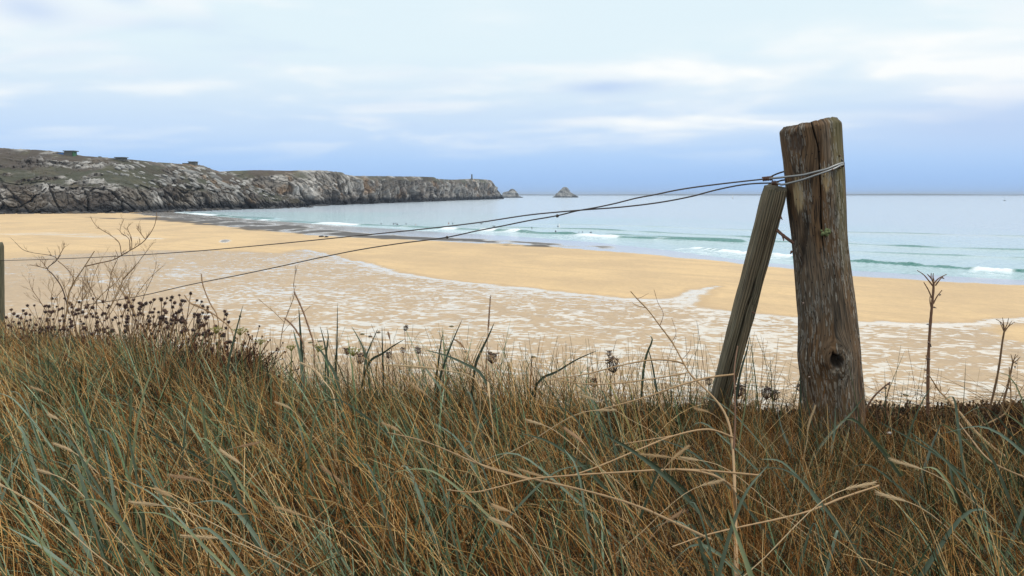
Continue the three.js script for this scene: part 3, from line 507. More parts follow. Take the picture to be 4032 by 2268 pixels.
  // staple that holds the wire, ring staple lower down, old nails, a tuft of moss
  part('staple', tube([[0.993,14.106,-2.25],[0.994,14.105,-2.236],[0.998,14.099,-2.232],[1,14.091,-2.232],[0.999,14.085,-2.236],[0.995,14.083,-2.25]], 0.0026, 0.0026, 6, 16), metalDark, o);
  part('ring_staple', tube([[1.059,13.63,-2.25],[1.065,13.633,-2.25],[1.071,13.626,-2.25],[1.071,13.616,-2.25],[1.065,13.61,-2.25],[1.06,13.612,-2.25]], 0.0025, 0.0025, 6, 16), metalDark, o);
  for (const p of [[[0.957,14.079,-2.215],[0.946,14.072,-2.18]], [[0.987,14.083,-2.235],[0.979,14.079,-2.205]], [[1.006,14.07,-2.26],[1.011,14.065,-2.25]], [[0.999,14.115,-2.25],[0.982,14.117,-2.225]], [[0.87,13.825,-2.27],[0.863,13.819,-2.262]]]) part('nail', tube(p, 0.0042, 0.0016, 6, 2), rust, o);
  const moss = []; for (let k = 0; k < 26; k++) { const c = [0.946,13.887,-2.208]; const q = new THREE.IcosahedronGeometry(rr(0.003, 0.006), 1); q.translate(c[0] + rr(-0.013, 0.013), c[1] + rr(-0.009, 0.009), c[2] + rr(-0.006, 0.006)); moss.push(q); }
  part('moss_tuft', moss, mat([0.13, 0.15, 0.06], 1), o);
  // moved to its base so that the thing stands where it is
}
// ------------------------------------------------------------------ brace that props the post
{
  const A = V([0.824,14.029,-2.3]), B = V([0.735,13.1,-2.62]), ax = A.clone().sub(B), L = ax.length(); ax.normalize();
  const toCam = new THREE.Vector3(0, 14, 0).sub(A).normalize(); let side = ax.clone().cross(toCam).normalize().negate(); let front = side.clone().cross(ax).normalize(); if (front.dot(toCam) < 0) front.negate();
  if (side.x < 0) side.negate();
  const turn = -0.38, sx = side.clone().multiplyScalar(Math.cos(turn)).addScaledVector(front, Math.sin(turn)), fy = front.clone().multiplyScalar(Math.cos(turn)).addScaledVector(side, -Math.sin(turn));
  const W = 0.031, D = 0.031, nu = 160, nv = 220, pos = [], uv = [];
  for (let j = 0; j <= nv; j++) for (let i = 0; i <= nu; i++) {
    const a = i / nu * Math.PI * 2, t = j / nv, e = 7; const ca = Math.cos(a), sa = Math.sin(a), q = Math.pow(Math.abs(ca) ** e + Math.abs(sa) ** e, -1 / e);
    let x = ca * q * W, y = sa * q * D; const s = i / nu * 4;
    const gr = n2(s * 46, t * 7) * 0.6 + n2(s * 120, t * 15) * 0.4; let d = (gr - 0.5) * 0.0034 + (fbm2(s * 3, t * 6, 2) - 0.5) * 0.004;
    const kc = Math.abs(s - (1.02 + 0.12 * Math.sin(t * 5))); d -= 0.012 * smooth(0.05, 0.012, kc) * smooth(0.02, 0.2, t) * smooth(0.95, 0.6, t);
    const wear = smooth(0.94, 1, t); const k = 1 + d / W - 0.09 * wear * wear;
    const p = B.clone().addScaledVector(ax, t * L - (wear ? 0.012 * wear * (n2(a * 3, 2)) : 0)).addScaledVector(sx, x * k).addScaledVector(fy, y * k); pos.push(p.x, p.y, p.z); uv.push(s / 4, t);
  }
  const idx = gridIdx(nu + 1, nv + 1), b0 = nv * (nu + 1), c0 = pos.length / 3; const c = B.clone().addScaledVector(ax, L - 0.003); pos.push(c.x, c.y, c.z); uv.push(0.5, 1); for (let i = 0; i < nu; i++) idx.push(b0 + i, b0 + i + 1, c0);
  const g = geo(pos, idx, uv); g.computeVertexNormals();
  const knotC = [0.20, 0.60];
  const gx = (u, v) => { const k = Math.hypot((u - knotC[0]) * 4, (v - knotC[1]) * 7.5); return u * 4 + 0.55 * Math.exp(-k * k / 0.35) * Math.sign(u - knotC[0]) * -0.0 + 0.5 * Math.exp(-k * k / 0.16) * (v - knotC[1]) * 6; };
  const map = tex(512, 1024, (i, j) => { const u = i / 512, v = j / 1024, s = gx(u, v); const st = fbm2(s * 13, v * 4, 4), f = n2(s * 60, v * 12), ring = 0.5 + 0.5 * Math.sin(s * 46 + 5 * fbm2(s * 2, v * 3, 2)); let c = mix3([0.075, 0.058, 0.035], [0.29, 0.225, 0.135], smooth(0.3, 0.7, st * 0.5 + f * 0.2 + ring * 0.3)); c = mix3(c, [0.15, 0.145, 0.10], 0.35 * smooth(0.4, 0.7, fbm2(u * 9 + 5, v * 5, 3))); c = mix3(c, [0.13, 0.115, 0.08], 0.5 * smooth(0.45, 0.15, v)); return c; }, true, true);
  const bmp = tex(512, 1024, (i, j) => { const s = gx(i / 512, j / 1024); return 0.5 * (0.5 + 0.5 * Math.sin(s * 46 + 5 * fbm2(s * 2, j / 1024 * 3, 2))) + 0.5 * n2(s * 70, j / 1024 * 20); }, false, true);
  const o = thing('brace_post', 'slanting square timber brace propped against the thick fence post', 'brace');
  part('timber', g, new THREE.MeshStandardMaterial({ map, bumpMap: bmp, bumpScale: 0.003, roughness: 0.9 }), o);
  part('spike', tube([[0.833,13.889,-2.3],[0.84,13.877,-2.275],[0.851,13.866,-2.262],[0.87,13.852,-2.26]], 0.0052, 0.0048, 7, 10, 0.25), rust, o);
  for (const p of [[[0.84,13.872,-2.27],[0.842,13.858,-2.265]], [[0.837,13.932,-2.29],[0.84,13.923,-2.28]], [[0.793,13.617,-2.38],[0.799,13.613,-2.37]]]) part('nail', tube(p, 0.0035, 0.0012, 6, 2), rust, o);
}
// ------------------------------------------------------------------ far post of the same fence
{
  const T = V([-4.934,13.543,-7]), B = V([-5.022,12.381,-7]), pos = [], uv = [], nu = 60, nv = 60;
  for (let j = 0; j < nv; j++) for (let i = 0; i <= nu; i++) { const a = i / nu * Math.PI * 2, t = j / (nv - 1), r = 0.058 + 0.006 * (fbm3(Math.cos(a), t * 5, Math.sin(a), 3) - 0.5) - 0.012 * smooth(0.97, 1, t); pos.push(lerp(B.x, T.x, t) + Math.cos(a) * r, lerp(B.y, T.y, t) + 0.008 * Math.sin(a * 2) * smooth(0.9, 1, t), -7 - Math.sin(a) * r); uv.push(i / nu, t); }
  const idx = gridIdx(nu + 1, nv), c0 = pos.length / 3; pos.push(T.x, T.y, -7); uv.push(0, 1); for (let i = 0; i < nu; i++) idx.push((nv - 1) * (nu + 1) + i, (nv - 1) * (nu + 1) + i + 1, c0);
  const g = geo(pos, idx, uv); g.computeVertexNormals();
  const map = tex(128, 256, (i, j) => mix3([0.06, 0.055, 0.035], [0.17, 0.15, 0.09], fbm2(i * 0.3, j * 0.04, 3)), true, true);
  const o = thing('fence_post', 'slim greenish fence post beside the dead shrub', 'fence post'); part('timber', g, new THREE.MeshStandardMaterial({ map, roughness: 0.95 }), o);
}
// ------------------------------------------------------------------ wires
{
  const upper = thing('fence_wire', 'fence wire tied round the thick post with a long six turn twist', 'wire', [0, 0, 0], 'fence wires');
  const lower = thing('fence_wire', 'fence wire tied round the thick post with a short knotted twist', 'wire', [0, 0, 0], 'fence wires');
  const wrap = (pts, extra) => pts;
  part('strand', tube([[0.78,14.048,-2.297],[0.722,14.041,-2.345],[0.661,14.033,-2.397],[0.607,14.025,-2.441],[0.552,14.015,-2.487],[0.495,14.001,-2.536],[0.435,13.988,-2.586],[0.373,13.97,-2.638],[0.308,13.954,-2.692],[0.241,13.94,-2.748],[0.177,13.922,-2.801],[0.066,13.899,-2.893],[-0.045,13.873,-2.986],[-0.147,13.85,-3.069],[-0.282,13.817,-3.181],[-0.53,13.775,-3.386],[-0.754,13.732,-3.571],[-1.005,13.675,-3.776],[-1.287,13.607,-4.007],[-1.606,13.532,-4.268],[-2.049,13.432,-4.629],[-2.624,13.292,-5.097],[-3.389,13.133,-5.719]], 0.0023, 0.0028, 6, 160), rustyWire, upper);
  part('strand', tube([[0.807,14.036,-2.274],[0.762,14.035,-2.312],[0.722,14.03,-2.345],[0.661,14.015,-2.397],[0.598,13.995,-2.45],[0.507,13.974,-2.526],[0.386,13.956,-2.627],[0.282,13.946,-2.714],[0.187,13.936,-2.792],[0.066,13.921,-2.893],[-0.146,13.884,-3.069],[-0.426,13.844,-3.301],[-0.753,13.802,-3.571],[-1.281,13.734,-4.007],[-1.959,13.652,-4.565],[-2.855,13.558,-5.303],[-3.745,13.474,-6.034],[-4.936,13.37,-7.015]], 0.0023, 0.0028, 6, 160), rustyWire, lower);
  part('tie_loop', tube([[0.775,14.048,-2.283],[0.808,14.051,-2.27],[0.826,14.053,-2.245],[0.84,14.055,-2.225],[0.869,14.059,-2.208],[0.899,14.067,-2.197],[0.933,14.076,-2.194],[0.959,14.086,-2.201],[0.979,14.092,-2.214],[0.997,14.096,-2.232]], 0.0033, 0.0033, 6, 40), galv, upper);
  part('tie_loop', tube([[0.775,14.048,-2.283],[0.797,14.053,-2.29],[0.816,14.06,-2.31],[0.843,14.068,-2.335],[0.871,14.074,-2.36],[0.895,14.077,-2.375]], 0.0026, 0.0026, 6, 24), rustyWire, upper);
  part('tie_loop', tube([[0.809,14.037,-2.28],[0.817,14.035,-2.27],[0.823,14.031,-2.26],[0.83,14.032,-2.243],[0.841,14.036,-2.226],[0.868,14.045,-2.205],[0.899,14.057,-2.195],[0.933,14.069,-2.192],[0.959,14.078,-2.199],[0.978,14.086,-2.212],[0.997,14.091,-2.23]], 0.0033, 0.0033, 6, 40), galv, lower);
  part('tie_loop', tube([[0.812,14.037,-2.28],[0.834,14.043,-2.3],[0.865,14.047,-2.34],[0.895,14.051,-2.37]], 0.0026, 0.0026, 6, 20), rustyWire, lower);
  const twist = (a, b, turns, r, parent) => { const A = V(a), B = V(b), T = B.clone().sub(A), L = T.length(); T.normalize(); const N = new THREE.Vector3(0, 1, 0).addScaledVector(T, -T.y).normalize(), M = T.clone().cross(N), p = []; for (let i = 0; i <= turns * 10; i++) { const u = i / (turns * 10), q = u * turns * Math.PI * 2; p.push(A.clone().addScaledVector(T, u * L).addScaledVector(N, Math.cos(q) * r).addScaledVector(M, Math.sin(q) * r)); } part('wire_twist', tube(p, 0.0024, 0.0024, 6, turns * 20), rust, parent); };
  twist([0.774,14.048,-2.283], [0.804,14.051,-2.28], 6, 0.0052, upper);
  twist([0.804,14.037,-2.283], [0.819,14.035,-2.275], 3.5, 0.0055, lower);
  const barb = (p, parent) => part('kink', new THREE.IcosahedronGeometry(0.0065, 1).translate(...p), rustyWire, parent);
  barb([[0.173,13.92,-2.804]][0], upper); barb([[-0.282,13.817,-3.181]][0], upper);
}

// ------------------------------------------------------------------ bunkers and the monument on the headlands
const concrete = mat([0.11, 0.106, 0.092], 0.95), shadePaint = mat([0.012, 0.012, 0.014], 1), bluePaint = mat([0.05, 0.16, 0.42], 0.8), greenPaint = mat([0.05, 0.16, 0.07], 0.85);
const slab = (x, y, z, w, h, d, k = 0) => { const g = new THREE.BoxGeometry(w, h, d, 4, 3, 4).deleteAttribute('uv'), p = g.attributes.position; for (let i = 0; i < p.count; i++) p.setXYZ(i, p.getX(i) * (1 - k * (p.getY(i) / h + 0.5)) + 0.14 * (h3(i, 3, Math.round(w)) - 0.5), p.getY(i) + 0.10 * (h3(i, 7, 1) - 0.5), p.getZ(i)); g.translate(x, y, z); g.computeVertexNormals(); return g; };
{
  const a = thing('bunker', 'concrete bunker with blue graffiti on its low wing', 'bunker', [-388.911,48.234,-654]);
  part('casemate', slab(0, 1.4, 0, 8.6, 6.4, 9), concrete, a); part('roof_slab', slab(0.6, 4.85, 0, 12, 0.9, 10), concrete, a);
  part('wing', slab(-8.4, 0.6, 0.5, 8.2, 4.4, 8), concrete, a); part('wing_roof', slab(-8.8, 3.0, 0.5, 9.6, 0.6, 8.6), concrete, a);
  part('graffiti_panel', new THREE.BoxGeometry(6.2, 2.2, 0.12).translate(-8.2, 1.4, 4.62), bluePaint, a); part('painted_pier', slab(4.7, 1.6, 1, 0.9, 5.6, 6), greenPaint, a);
  const b = thing('bunker', 'tiny mushroom shaped concrete lookout on the ridge', 'bunker', [-367.207,45.934,-660]);
  part('shaft', slab(0.6, 0.2, 0, 1.5, 3.2, 1.5), concrete, b); part('cap', slab(0.7, 2.0, 0, 2.6, 0.7, 2.6), concrete, b); part('footing', slab(-2.6, -0.5, 0, 6, 1.6, 4), concrete, b);
  const c = thing('bunker', 'long low concrete bunker with overhanging roof on the ridge', 'bunker', [-349.218,45.156,-662]);
  part('casemate', slab(0.5, 0.2, 0, 9, 3.4, 8), concrete, c); part('roof_slab', slab(0.6, 2.2, 0, 11.6, 0.8, 9), concrete, c); part('wing', slab(-6.6, -0.2, 0, 6.5, 2.6, 7, 0.2), concrete, c); part('embrasure_shade', new THREE.BoxGeometry(5, 0.6, 0.1).translate(0.8, 1.2, 4.06), shadePaint, c);  // the opening is a flat panel with its inner dark painted on
  const d = thing('bunker', 'stepped concrete bunker where the ridge begins to drop to the sea', 'bunker', [-321.876,44.257,-748]);
  part('casemate', slab(0, 0.6, 0, 8.4, 5, 8), concrete, d); part('roof_slab', slab(0, 3.4, 0, 9.8, 0.7, 9), concrete, d); part('wing', slab(-8, 0.1, 0, 8.4, 3.4, 7), concrete, d);
  const m = thing('monument', 'tall stone monument standing on the cape', 'monument', [-110.83,56.452,-2040]);
  part('plinth', slab(0, 0.2, 0, 8, 2.2, 8), concrete, m); part('shaft', slab(0, 7, 0, 4.0, 12, 3.2, 0.12), concrete, m); part('cap', slab(0, 13.3, 0, 3.3, 0.9, 2.8), concrete, m);
}
for (const o of scene.children) if (o.name.startsWith('bunker')) o.scale.setScalar(0.8);
// ------------------------------------------------------------------ sailing boats
function boat(label, [x, z], yaw, s, sails) {
  const o = thing('sailboat', label, 'sailboat', [x, 0, z], 'sailing boats'); o.rotation.y = yaw;
  const pos = [], nu = 20, nv = 7; for (let j = 0; j < nv; j++) for (let i = 0; i <= nu; i++) { const t = i / nu, u = j / (nv - 1) * 2 - 1, w = Math.sin(Math.min(1, t * 1.15 + 0.12) * Math.PI) ** 0.7 * 1.5 * (t > 0.98 ? 0.2 : 1); pos.push((t - 0.5) * 9 * s * -1, (1.0 + 0.25 * t - (1 - Math.abs(u)) ** 0.7 * 1.5) * s, u * w * s); }
  const hull = geo(pos, gridIdx(nu + 1, nv)); hull.computeVertexNormals(); part('hull', hull, sails ? mat([0.7, 0.7, 0.7], 0.4) : mat([0.03, 0.04, 0.06], 0.5), o);
  part('deck', new THREE.BoxGeometry(7.6 * s, 0.12 * s, 2 * s).translate(0, 0.98 * s, 0), mat([0.6, 0.58, 0.55], 0.6), o); part('cabin', new THREE.BoxGeometry(3 * s, 0.7 * s, 1.5 * s).translate(-0.2 * s, 1.3 * s, 0), mat([0.75, 0.75, 0.75], 0.5), o);
  part('mast', tube([[0.4 * s, 0.9 * s, 0], [0.4 * s, 13 * s, 0]], 0.14 * s, 0.09 * s, 6, 4), mat([0.25, 0.26, 0.28], 0.4), o); part('boom', tube([[0.4 * s, 2.2 * s, 0], [-3.6 * s, 2.2 * s, 0]], 0.1 * s, 0.08 * s, 6, 2), mat([0.3, 0.3, 0.3], 0.4), o);
  const tri = (A, B, C, bulge) => { const p = [], n = 8; for (let i = 0; i <= n; i++) for (let j = 0; j <= n; j++) { const u = i / n, v = j / n, q = V(A).lerp(V(B), u).lerp(V(C), v); q.z += bulge * s * Math.sin(Math.PI * u) * Math.sin(Math.PI * v); p.push(q.x, q.y, q.z); } const g = geo(p, gridIdx(n + 1, n + 1)); g.computeVertexNormals(); return g; };
  const cloth = mat([0.85, 0.85, 0.83], 0.8);
  if (sails) { part('mainsail', tri([0.3 * s, 2.4 * s, 0], [-3.5 * s, 2.4 * s, 0], [0.3 * s, 12.7 * s, 0], 0.5), cloth, o); part('jib', tri([0.6 * s, 1.6 * s, 0], [4.2 * s, 1.4 * s, 0], [0.5 * s, 11.4 * s, 0], 0.5), cloth, o); }
}
const [bt1, bt2, bt3] = [[870.3,-2905.8],[1623,-6540.2],[1165.8,-1742.8]];
boat('small boat under white sails out on open water', bt1, 0.9, 1.25, true);
boat('tiny faraway boat with white sails on the horizon', bt2, 1.2, 1.9, true);
boat('dark hulled boat with bare mast and no sails set', bt3, 0.15, 0.82, false);

// ------------------------------------------------------------------ bathers and surfers
function bodyGeo(bones, size, res) {   // bones: a, b, ra, rb; joined smoothly and meshed
  const mc = new MarchingCubes(res, new THREE.MeshStandardMaterial(), false, false, 40000); mc.isolation = 0;
  for (let k = 0; k < res; k++) for (let j = 0; j < res; j++) for (let i = 0; i < res; i++) {
    const x = (i / res * 2 - 1) * size, y = (j / res * 2 - 1) * size, z = (k / res * 2 - 1) * size; let s = 0;
    for (const [a, b, ra, rb] of bones) { const dx = b[0] - a[0], dy = b[1] - a[1], dz = b[2] - a[2], t = clamp(((x - a[0]) * dx + (y - a[1]) * dy + (z - a[2]) * dz) / (dx * dx + dy * dy + dz * dz + 1e-9)); s += Math.exp(-28 * (Math.hypot(x - a[0] - dx * t, y - a[1] - dy * t, z - a[2] - dz * t) - lerp(ra, rb, t))); }
    mc.field[k * res * res + j * res + i] = Math.log(Math.max(s, 1e-30)) / 28;
  }
  mc.update(); const n = mc.count, p = Array.from(mc.positionArray.slice(0, n * 3)).map(v => v * size), q = Array.from(mc.normalArray.slice(0, n * 3));
  const g = geo(p); g.setAttribute('normal', new THREE.Float32BufferAttribute(q, 3)); return g;
}
const stand = arms => bodyGeo([[[0, 0.72, 0], [0, 0.84, 0.01], 0.10, 0.095], [[0, 0.5, 0], [0, 0.66, 0], 0.055, 0.055], [[-0.15, 0.5, 0], [0.15, 0.5, 0], 0.075, 0.075], [[0, 0.42, 0], [0, 0.05, 0], 0.15, 0.13], [[-0.07, 0, 0], [0.07, 0, 0], 0.12, 0.12],
  [[-0.1, -0.02, 0], [-0.12, -0.45, 0.03], 0.09, 0.06], [[0.1, -0.02, 0], [0.13, -0.45, 0.0], 0.09, 0.06], [[-0.12, -0.45, 0.03], [-0.13, -0.86, -0.02], 0.06, 0.04], [[0.13, -0.45, 0], [0.14, -0.86, -0.03], 0.06, 0.04], ...arms], 1, 56);
const bodies = [
  stand([[[-0.2, 0.49, 0], [-0.33, 0.24, 0.03], 0.05, 0.04], [[-0.33, 0.24, 0.03], [-0.30, 0.02, 0.13], 0.04, 0.032], [[0.2, 0.49, 0], [0.34, 0.26, 0], 0.05, 0.04], [[0.34, 0.26, 0], [0.36, 0.03, 0.12], 0.04, 0.032]]),
  stand([[[-0.2, 0.49, 0], [-0.42, 0.36, 0.05], 0.05, 0.04], [[-0.42, 0.36, 0.05], [-0.6, 0.46, 0.13], 0.04, 0.032], [[0.2, 0.49, 0], [0.4, 0.32, 0.05], 0.05, 0.04], [[0.4, 0.32, 0.05], [0.58, 0.3, 0.16], 0.04, 0.032]])];
const suits = [mat([0.015, 0.016, 0.02], 0.6), mat([0.03, 0.035, 0.05], 0.6), mat([0.38, 0.20, 0.14], 0.6), mat([0.05, 0.02, 0.03], 0.6)], hairM = mat([0.03, 0.02, 0.012], 0.8), hairG = (() => { const g = new THREE.SphereGeometry(0.108, 14, 10, 0, Math.PI * 2, 0, 1.7); g.translate(0, 0.855, -0.015); return g; })();
const boardGeo = (() => { const pos = [], n = 22, m = 10; for (let j = 0; j <= n; j++) for (let i = 0; i < m; i++) { const t = j / n, w = 0.29 * Math.pow(Math.sin(Math.PI * clamp(t, 0.004, 0.996)), 0.62), a = i / m * Math.PI * 2; pos.push(Math.cos(a) * w, Math.sin(a) * 0.045 + 0.10 * Math.pow(Math.max(0, t - 0.6), 2) * 4, (t - 0.5) * 2.2); } const g = geo(pos, gridIdx(m, n + 1, true)); g.computeVertexNormals(); return g; })();
const PEOPLE = [[-62.3,-349],[-56.3,-349],[-55.7,-351.8],[-53.3,-340.7],[-50.6,-350.4],[-44.5,-338.5],[-30.6,-354.7],[-28.4,-351.8],[-14.9,-353.3],[-8.1,-325.7],[8.3,-307.2],[20.1,-320.9],[16,-268.3],[26.2,-272.5],[23.9,-261.7],[28.3,-262.5]];
const who = ['bather in dark wetsuit standing waist deep before the long foam line, beside no other', 'one of three bathers in dark wetsuits close together behind the foam line', 'one of three bathers in dark wetsuits close together behind the foam line', 'one of three bathers in dark wetsuits close together behind the foam line', 'bather in navy wetsuit between the group of three and the bare-chested swimmer', 'bare-chested swimmer waist deep close to the white foam', 'bare-chested bather standing next to another in a dark wetsuit', 'bather in dark wetsuit standing next to a bare-chested one', 'surfer lying flat on a board, farther out', 'surfer lying flat on a board, nearer the breaking wave', 'lone surfer sitting far from all others on smooth water', 'surfer beside an upright white board', 'bather in maroon suit where the broken wave ends', 'bather low in the water beyond a pair near the foam', 'bather shoulder deep at the end of the foam', 'bather in black wetsuit, tallest of the three at the foam end'];
PEOPLE.forEach(([x, z], k) => {
  const flat = k === 8 || k === 9, depth = [0.16, 0.12, 0.2, 0.1, 0.25, 0.3, 0.05, 0.15, 0, 0, 0.25, 0.15, 0.05, 0.4, 0.5, 0][k], h = seaAt(x, z)[0];
  const o = thing('person', who[k], 'person', [x, h + (flat ? 0.22 : -depth), z], 'people in the surf'); o.rotation.y = rr(-2, 2);
  const b = part('body', bodies[k % 2], suits[k === 5 || k === 6 ? 2 : k === 12 ? 3 : k % 2], o), hr = part('hair', hairG, hairM, o);
  if (flat) { for (const m of [b, hr]) { m.rotation.x = Math.PI / 2; } o.rotation.y = 0.9; }
  if (flat || k === 11) { const bd = single('surfboard', boardGeo, mat([0.78, 0.8, 0.78], 0.35), flat ? (k === 8 ? 'white surfboard under the farther flat-lying surfer' : 'white surfboard under the flat-lying surfer near the breaking wave') : 'white surfboard standing upright beside a surfer', 'surfboard', [x + (flat ? 0 : 0.6), h + (flat ? 0.06 : 0.35), z], 'surfboards'); if (flat) bd.rotation.y = 0.9; else bd.rotation.x = 1.25; }
});
// ------------------------------------------------------------------ stones and weed on the sand
{
  const spots = [[-6.2,-74],[-13.1,-70.7],[-5.7,-62.4],[-13.5,-68.5],[-18.4,-65.6],[-17.7,-66.3],[1.8,-59.7],[4.5,-51.5],[26.6,-48.1],[-61.7,-236.7],[-59.5,-234.5],[-4,-61.7],[-14.5,-69.7]], names = ['olive weed-covered stone alone on the wet ripples', 'brown stone on wet sand above the umbel flowers', 'flat olive stone beside tall grass tips', 'long flat stone next to a rounder one', 'dark stone behind the brown flower heads', 'small dark stone behind grass stalks', 'greenish stone behind the seed heads', 'flat long stone behind the dry branch', 'olive stone beside the stalk with snails', 'dark clump of seaweed on the dry sandbank', 'second clump of seaweed on the dry sandbank', 'small stone beside the flat olive stone', 'small stone beside the long flat one'];
  const shapes = [31, 32, 33].map(s => { const g = mergeVertices(rockGeo(s, 2, 0.25)); g.computeVertexNormals(); return g; }), ms = [mat([0.10, 0.085, 0.035], 0.7), mat([0.07, 0.055, 0.035], 0.7), mat([0.035, 0.03, 0.022], 0.8)];
  spots.forEach(([x, z], k) => { const far = k === 9 || k === 10, s = far ? 0.7 : rr(0.13, 0.2) * (-z / 62), m = single(far ? 'seaweed_clump' : 'beach_stone', shapes[k % 3], far ? ms[2] : ms[k % 2], names[k], far ? 'seaweed' : 'stone', [x, beachY(x, z) + s * 0.18, z]); m.scale.set(s * rr(1, 1.5), s * 0.42, s * rr(0.8, 1.2)); m.rotation.y = rr(0, 6); });
}

// ------------------------------------------------------------------ grass: fine dry stems, dry and blue-green blades, litter
function bladeGeo(bend, segs, halfW, fold, shape) {   // unit length, grows up +y, bends towards +x, wide along z
  const pos = [], idx = []; let x = 0, y = 0;
  for (let i = 0; i <= segs; i++) {
    const t = i / segs, a = bend * (t * 0.35 + t * t * 0.65); if (i) { x += Math.sin(a) / segs; y += Math.cos(a) / segs; }
    const w = halfW * shape(t), nx = Math.cos(a), ny = -Math.sin(a), f = fold * w;
    pos.push(x + nx * f, y + ny * f, -w, x, y, 0, x + nx * f, y + ny * f, w);
    if (i < segs) { const o = i * 3; idx.push(o, o + 1, o + 4, o, o + 4, o + 3, o + 1, o + 2, o + 5, o + 1, o + 5, o + 4); }
  }
  const g = geo(pos, idx); g.computeVertexNormals(); return g;
}
const taper = t => Math.min(1, 0.6 + t * 2) * Math.pow(1 - t, 0.55) + 0.02, stemShape = t => 1 - 0.55 * t;
function stemGeo(bend, segs, r) { const pts = []; let x = 0, y = 0; for (let i = 0; i <= segs; i++) { const t = i / segs, a = bend * t * t; if (i) { x += Math.sin(a) / segs; y += Math.cos(a) / segs; } pts.push(new THREE.Vector3(x, y, 0)); } const g = tube(pts, r, r * 0.4, 3, segs); g.deleteAttribute('uv'); return g; }
const grassMat = new THREE.MeshPhysicalMaterial({ color: 0xffffff, roughness: 0.7, specularIntensity: 0.45 }), stemMat = new THREE.MeshPhysicalMaterial({ color: 0xffffff, roughness: 0.85, specularIntensity: 0.2 });
const straw = () => { const q = rnd(), b = rr(0.4, 1.15); const c = q < 0.36 ? [0.46, 0.225, 0.07] : q < 0.62 ? [0.30, 0.12, 0.032] : q < 0.80 ? [0.74, 0.50, 0.23] : [0.05, 0.032, 0.016]; return c.map(v => v * b); };
const green = () => { const q = rnd(), b = rr(0.5, 1.15); const c = q < 0.45 ? [0.115, 0.165, 0.078] : q < 0.74 ? [0.035, 0.058, 0.022] : q < 0.94 ? [0.22, 0.28, 0.17] : [0.24, 0.19, 0.06]; return c.map(v => v * b); };
const gauss = () => (rnd() + rnd() + rnd() + rnd() - 2) * 1.0;
const inland = (x, z) => polyDist(BANK, x, z) * bankSign;
function spot(zNear, zFar, lo) {   // a place on the dune top that the path looks over
  for (; ;) { const z = -Math.abs(lerp(zNear, zFar, Math.pow(rnd(), lo))), x = rr(-1, 1) * (0.78 * -z + 1.0); if (inland(x, z) > -0.45) return [x, z]; }
}
const scrubby = (x, z) => smooth(0.9, 1.5, x + 0.25 * (n2(x * 3, z * 3) - 0.5)) * smooth(-2.0, -2.45, z + 0.3 * (n2(x * 4 + 9, z * 4) - 0.5));   // low brown scrub behind the thick post
function field(name, label, variants, count, build, material) {
  const per = Math.ceil(count / variants.length), M = new THREE.Matrix4(), P = new THREE.Vector3(), Q = new THREE.Quaternion(), E = new THREE.Euler(0, 0, 0, 'YXZ'), S = new THREE.Vector3(), c = new THREE.Color();
  for (const g of variants) {
    const im = new THREE.InstancedMesh(g, material, per); im.name = numbered(name);
    for (let k = 0; k < per; k++) {
      const b = build(); P.set(b.x, b.y, b.z); E.set(b.tilt ?? 0, b.yaw, -b.lean); Q.setFromEuler(E); S.set(b.len, b.len, b.len * (b.wide ?? 1)); M.compose(P, Q, S); im.setMatrixAt(k, M); im.setColorAt(k, c.setRGB(...b.c));
    }
    im.castShadow = im.receiveShadow = true; scene.add(im); tag(im, label, 'grass', null, 'stuff');
  }
}
const leanLeft = s => Math.PI + gauss() * s;          // the wind has laid the grass over to the left
function rooted(o) {
  const d = Math.hypot(o.x, o.z), cap = lerp(0.2, 0.46, clamp((d - 0.55) / 1.0)); o.len = Math.min(o.len, cap / Math.max(0.35, Math.cos(Math.min(1.2, o.lean))));
  o.y = groundY(o.x, o.z) - 0.01; return o;
}
const atPost = (x, z) => smooth(0.3, 0.38, x / -z) * smooth(0.66, 0.56, x / -z) * smooth(-0.95, -1.3, z);   // trodden short round the thick post
const tallness = (x, z) => (1 - 0.12 * atPost(x, z)) * (1 - 0.36 * smooth(0.25, 0.75, x) * smooth(-0.9, -1.4, z)) * (1 + 0.5 * smooth(-1.0, -1.8, x) * smooth(-2.6, -3.4, z)) * (0.78 + 0.4 * (fbm2(x * 1.1 + 3, z * 1.1, 2) - 0.5)) * (1 - 0.72 * scrubby(x, z)) * lerp(1, 0.55, smooth(0.6, -0.2, inland(x, z)));
const tufts = []; for (let k = 0; k < 620; k++) { const [x, z] = spot(0.55, 7, 1.15); tufts.push([x, z, rr(0.03, 0.09), rr(0.75, 1.3), rnd()]); }
function tufted(share) {   // a root in one of the tufts, fanning outwards, or one between them
  if (rnd() > share) { const [x, z] = spot(0.45, 8, 1.2); return { x, z, k: 1, out: null }; }
  const t = pick(tufts), a = rr(0, 6.28), q = Math.sqrt(rnd()); return { x: t[0] + Math.cos(a) * q * t[2], z: t[1] + Math.sin(a) * q * t[2], k: t[3], out: -a, fan: q, hue: t[4] };
}
field('dry_grass', 'fine straw-coloured dry grass stems covering the dune top', [0.12, 0.3, 0.6, 1.0].map(b => stemGeo(b, 7, 0.0033)), 27000, () => {
  let t; do { t = tufted(0.5); } while (rnd() < scrubby(t.x, t.z) * 0.6 || t.hue > 0.72); const { x, z } = t;
  return rooted({ x, z, yaw: t.out !== null && rnd() < 0.55 ? t.out + gauss() * 0.5 : rnd() < 0.3 ? rr(0, 6.28) : leanLeft(1.1), lean: Math.abs(0.3 + gauss() * 0.45), len: rr(0.24, 0.5) * tallness(x, z) * t.k, wide: 1, c: straw() });
}, stemMat);
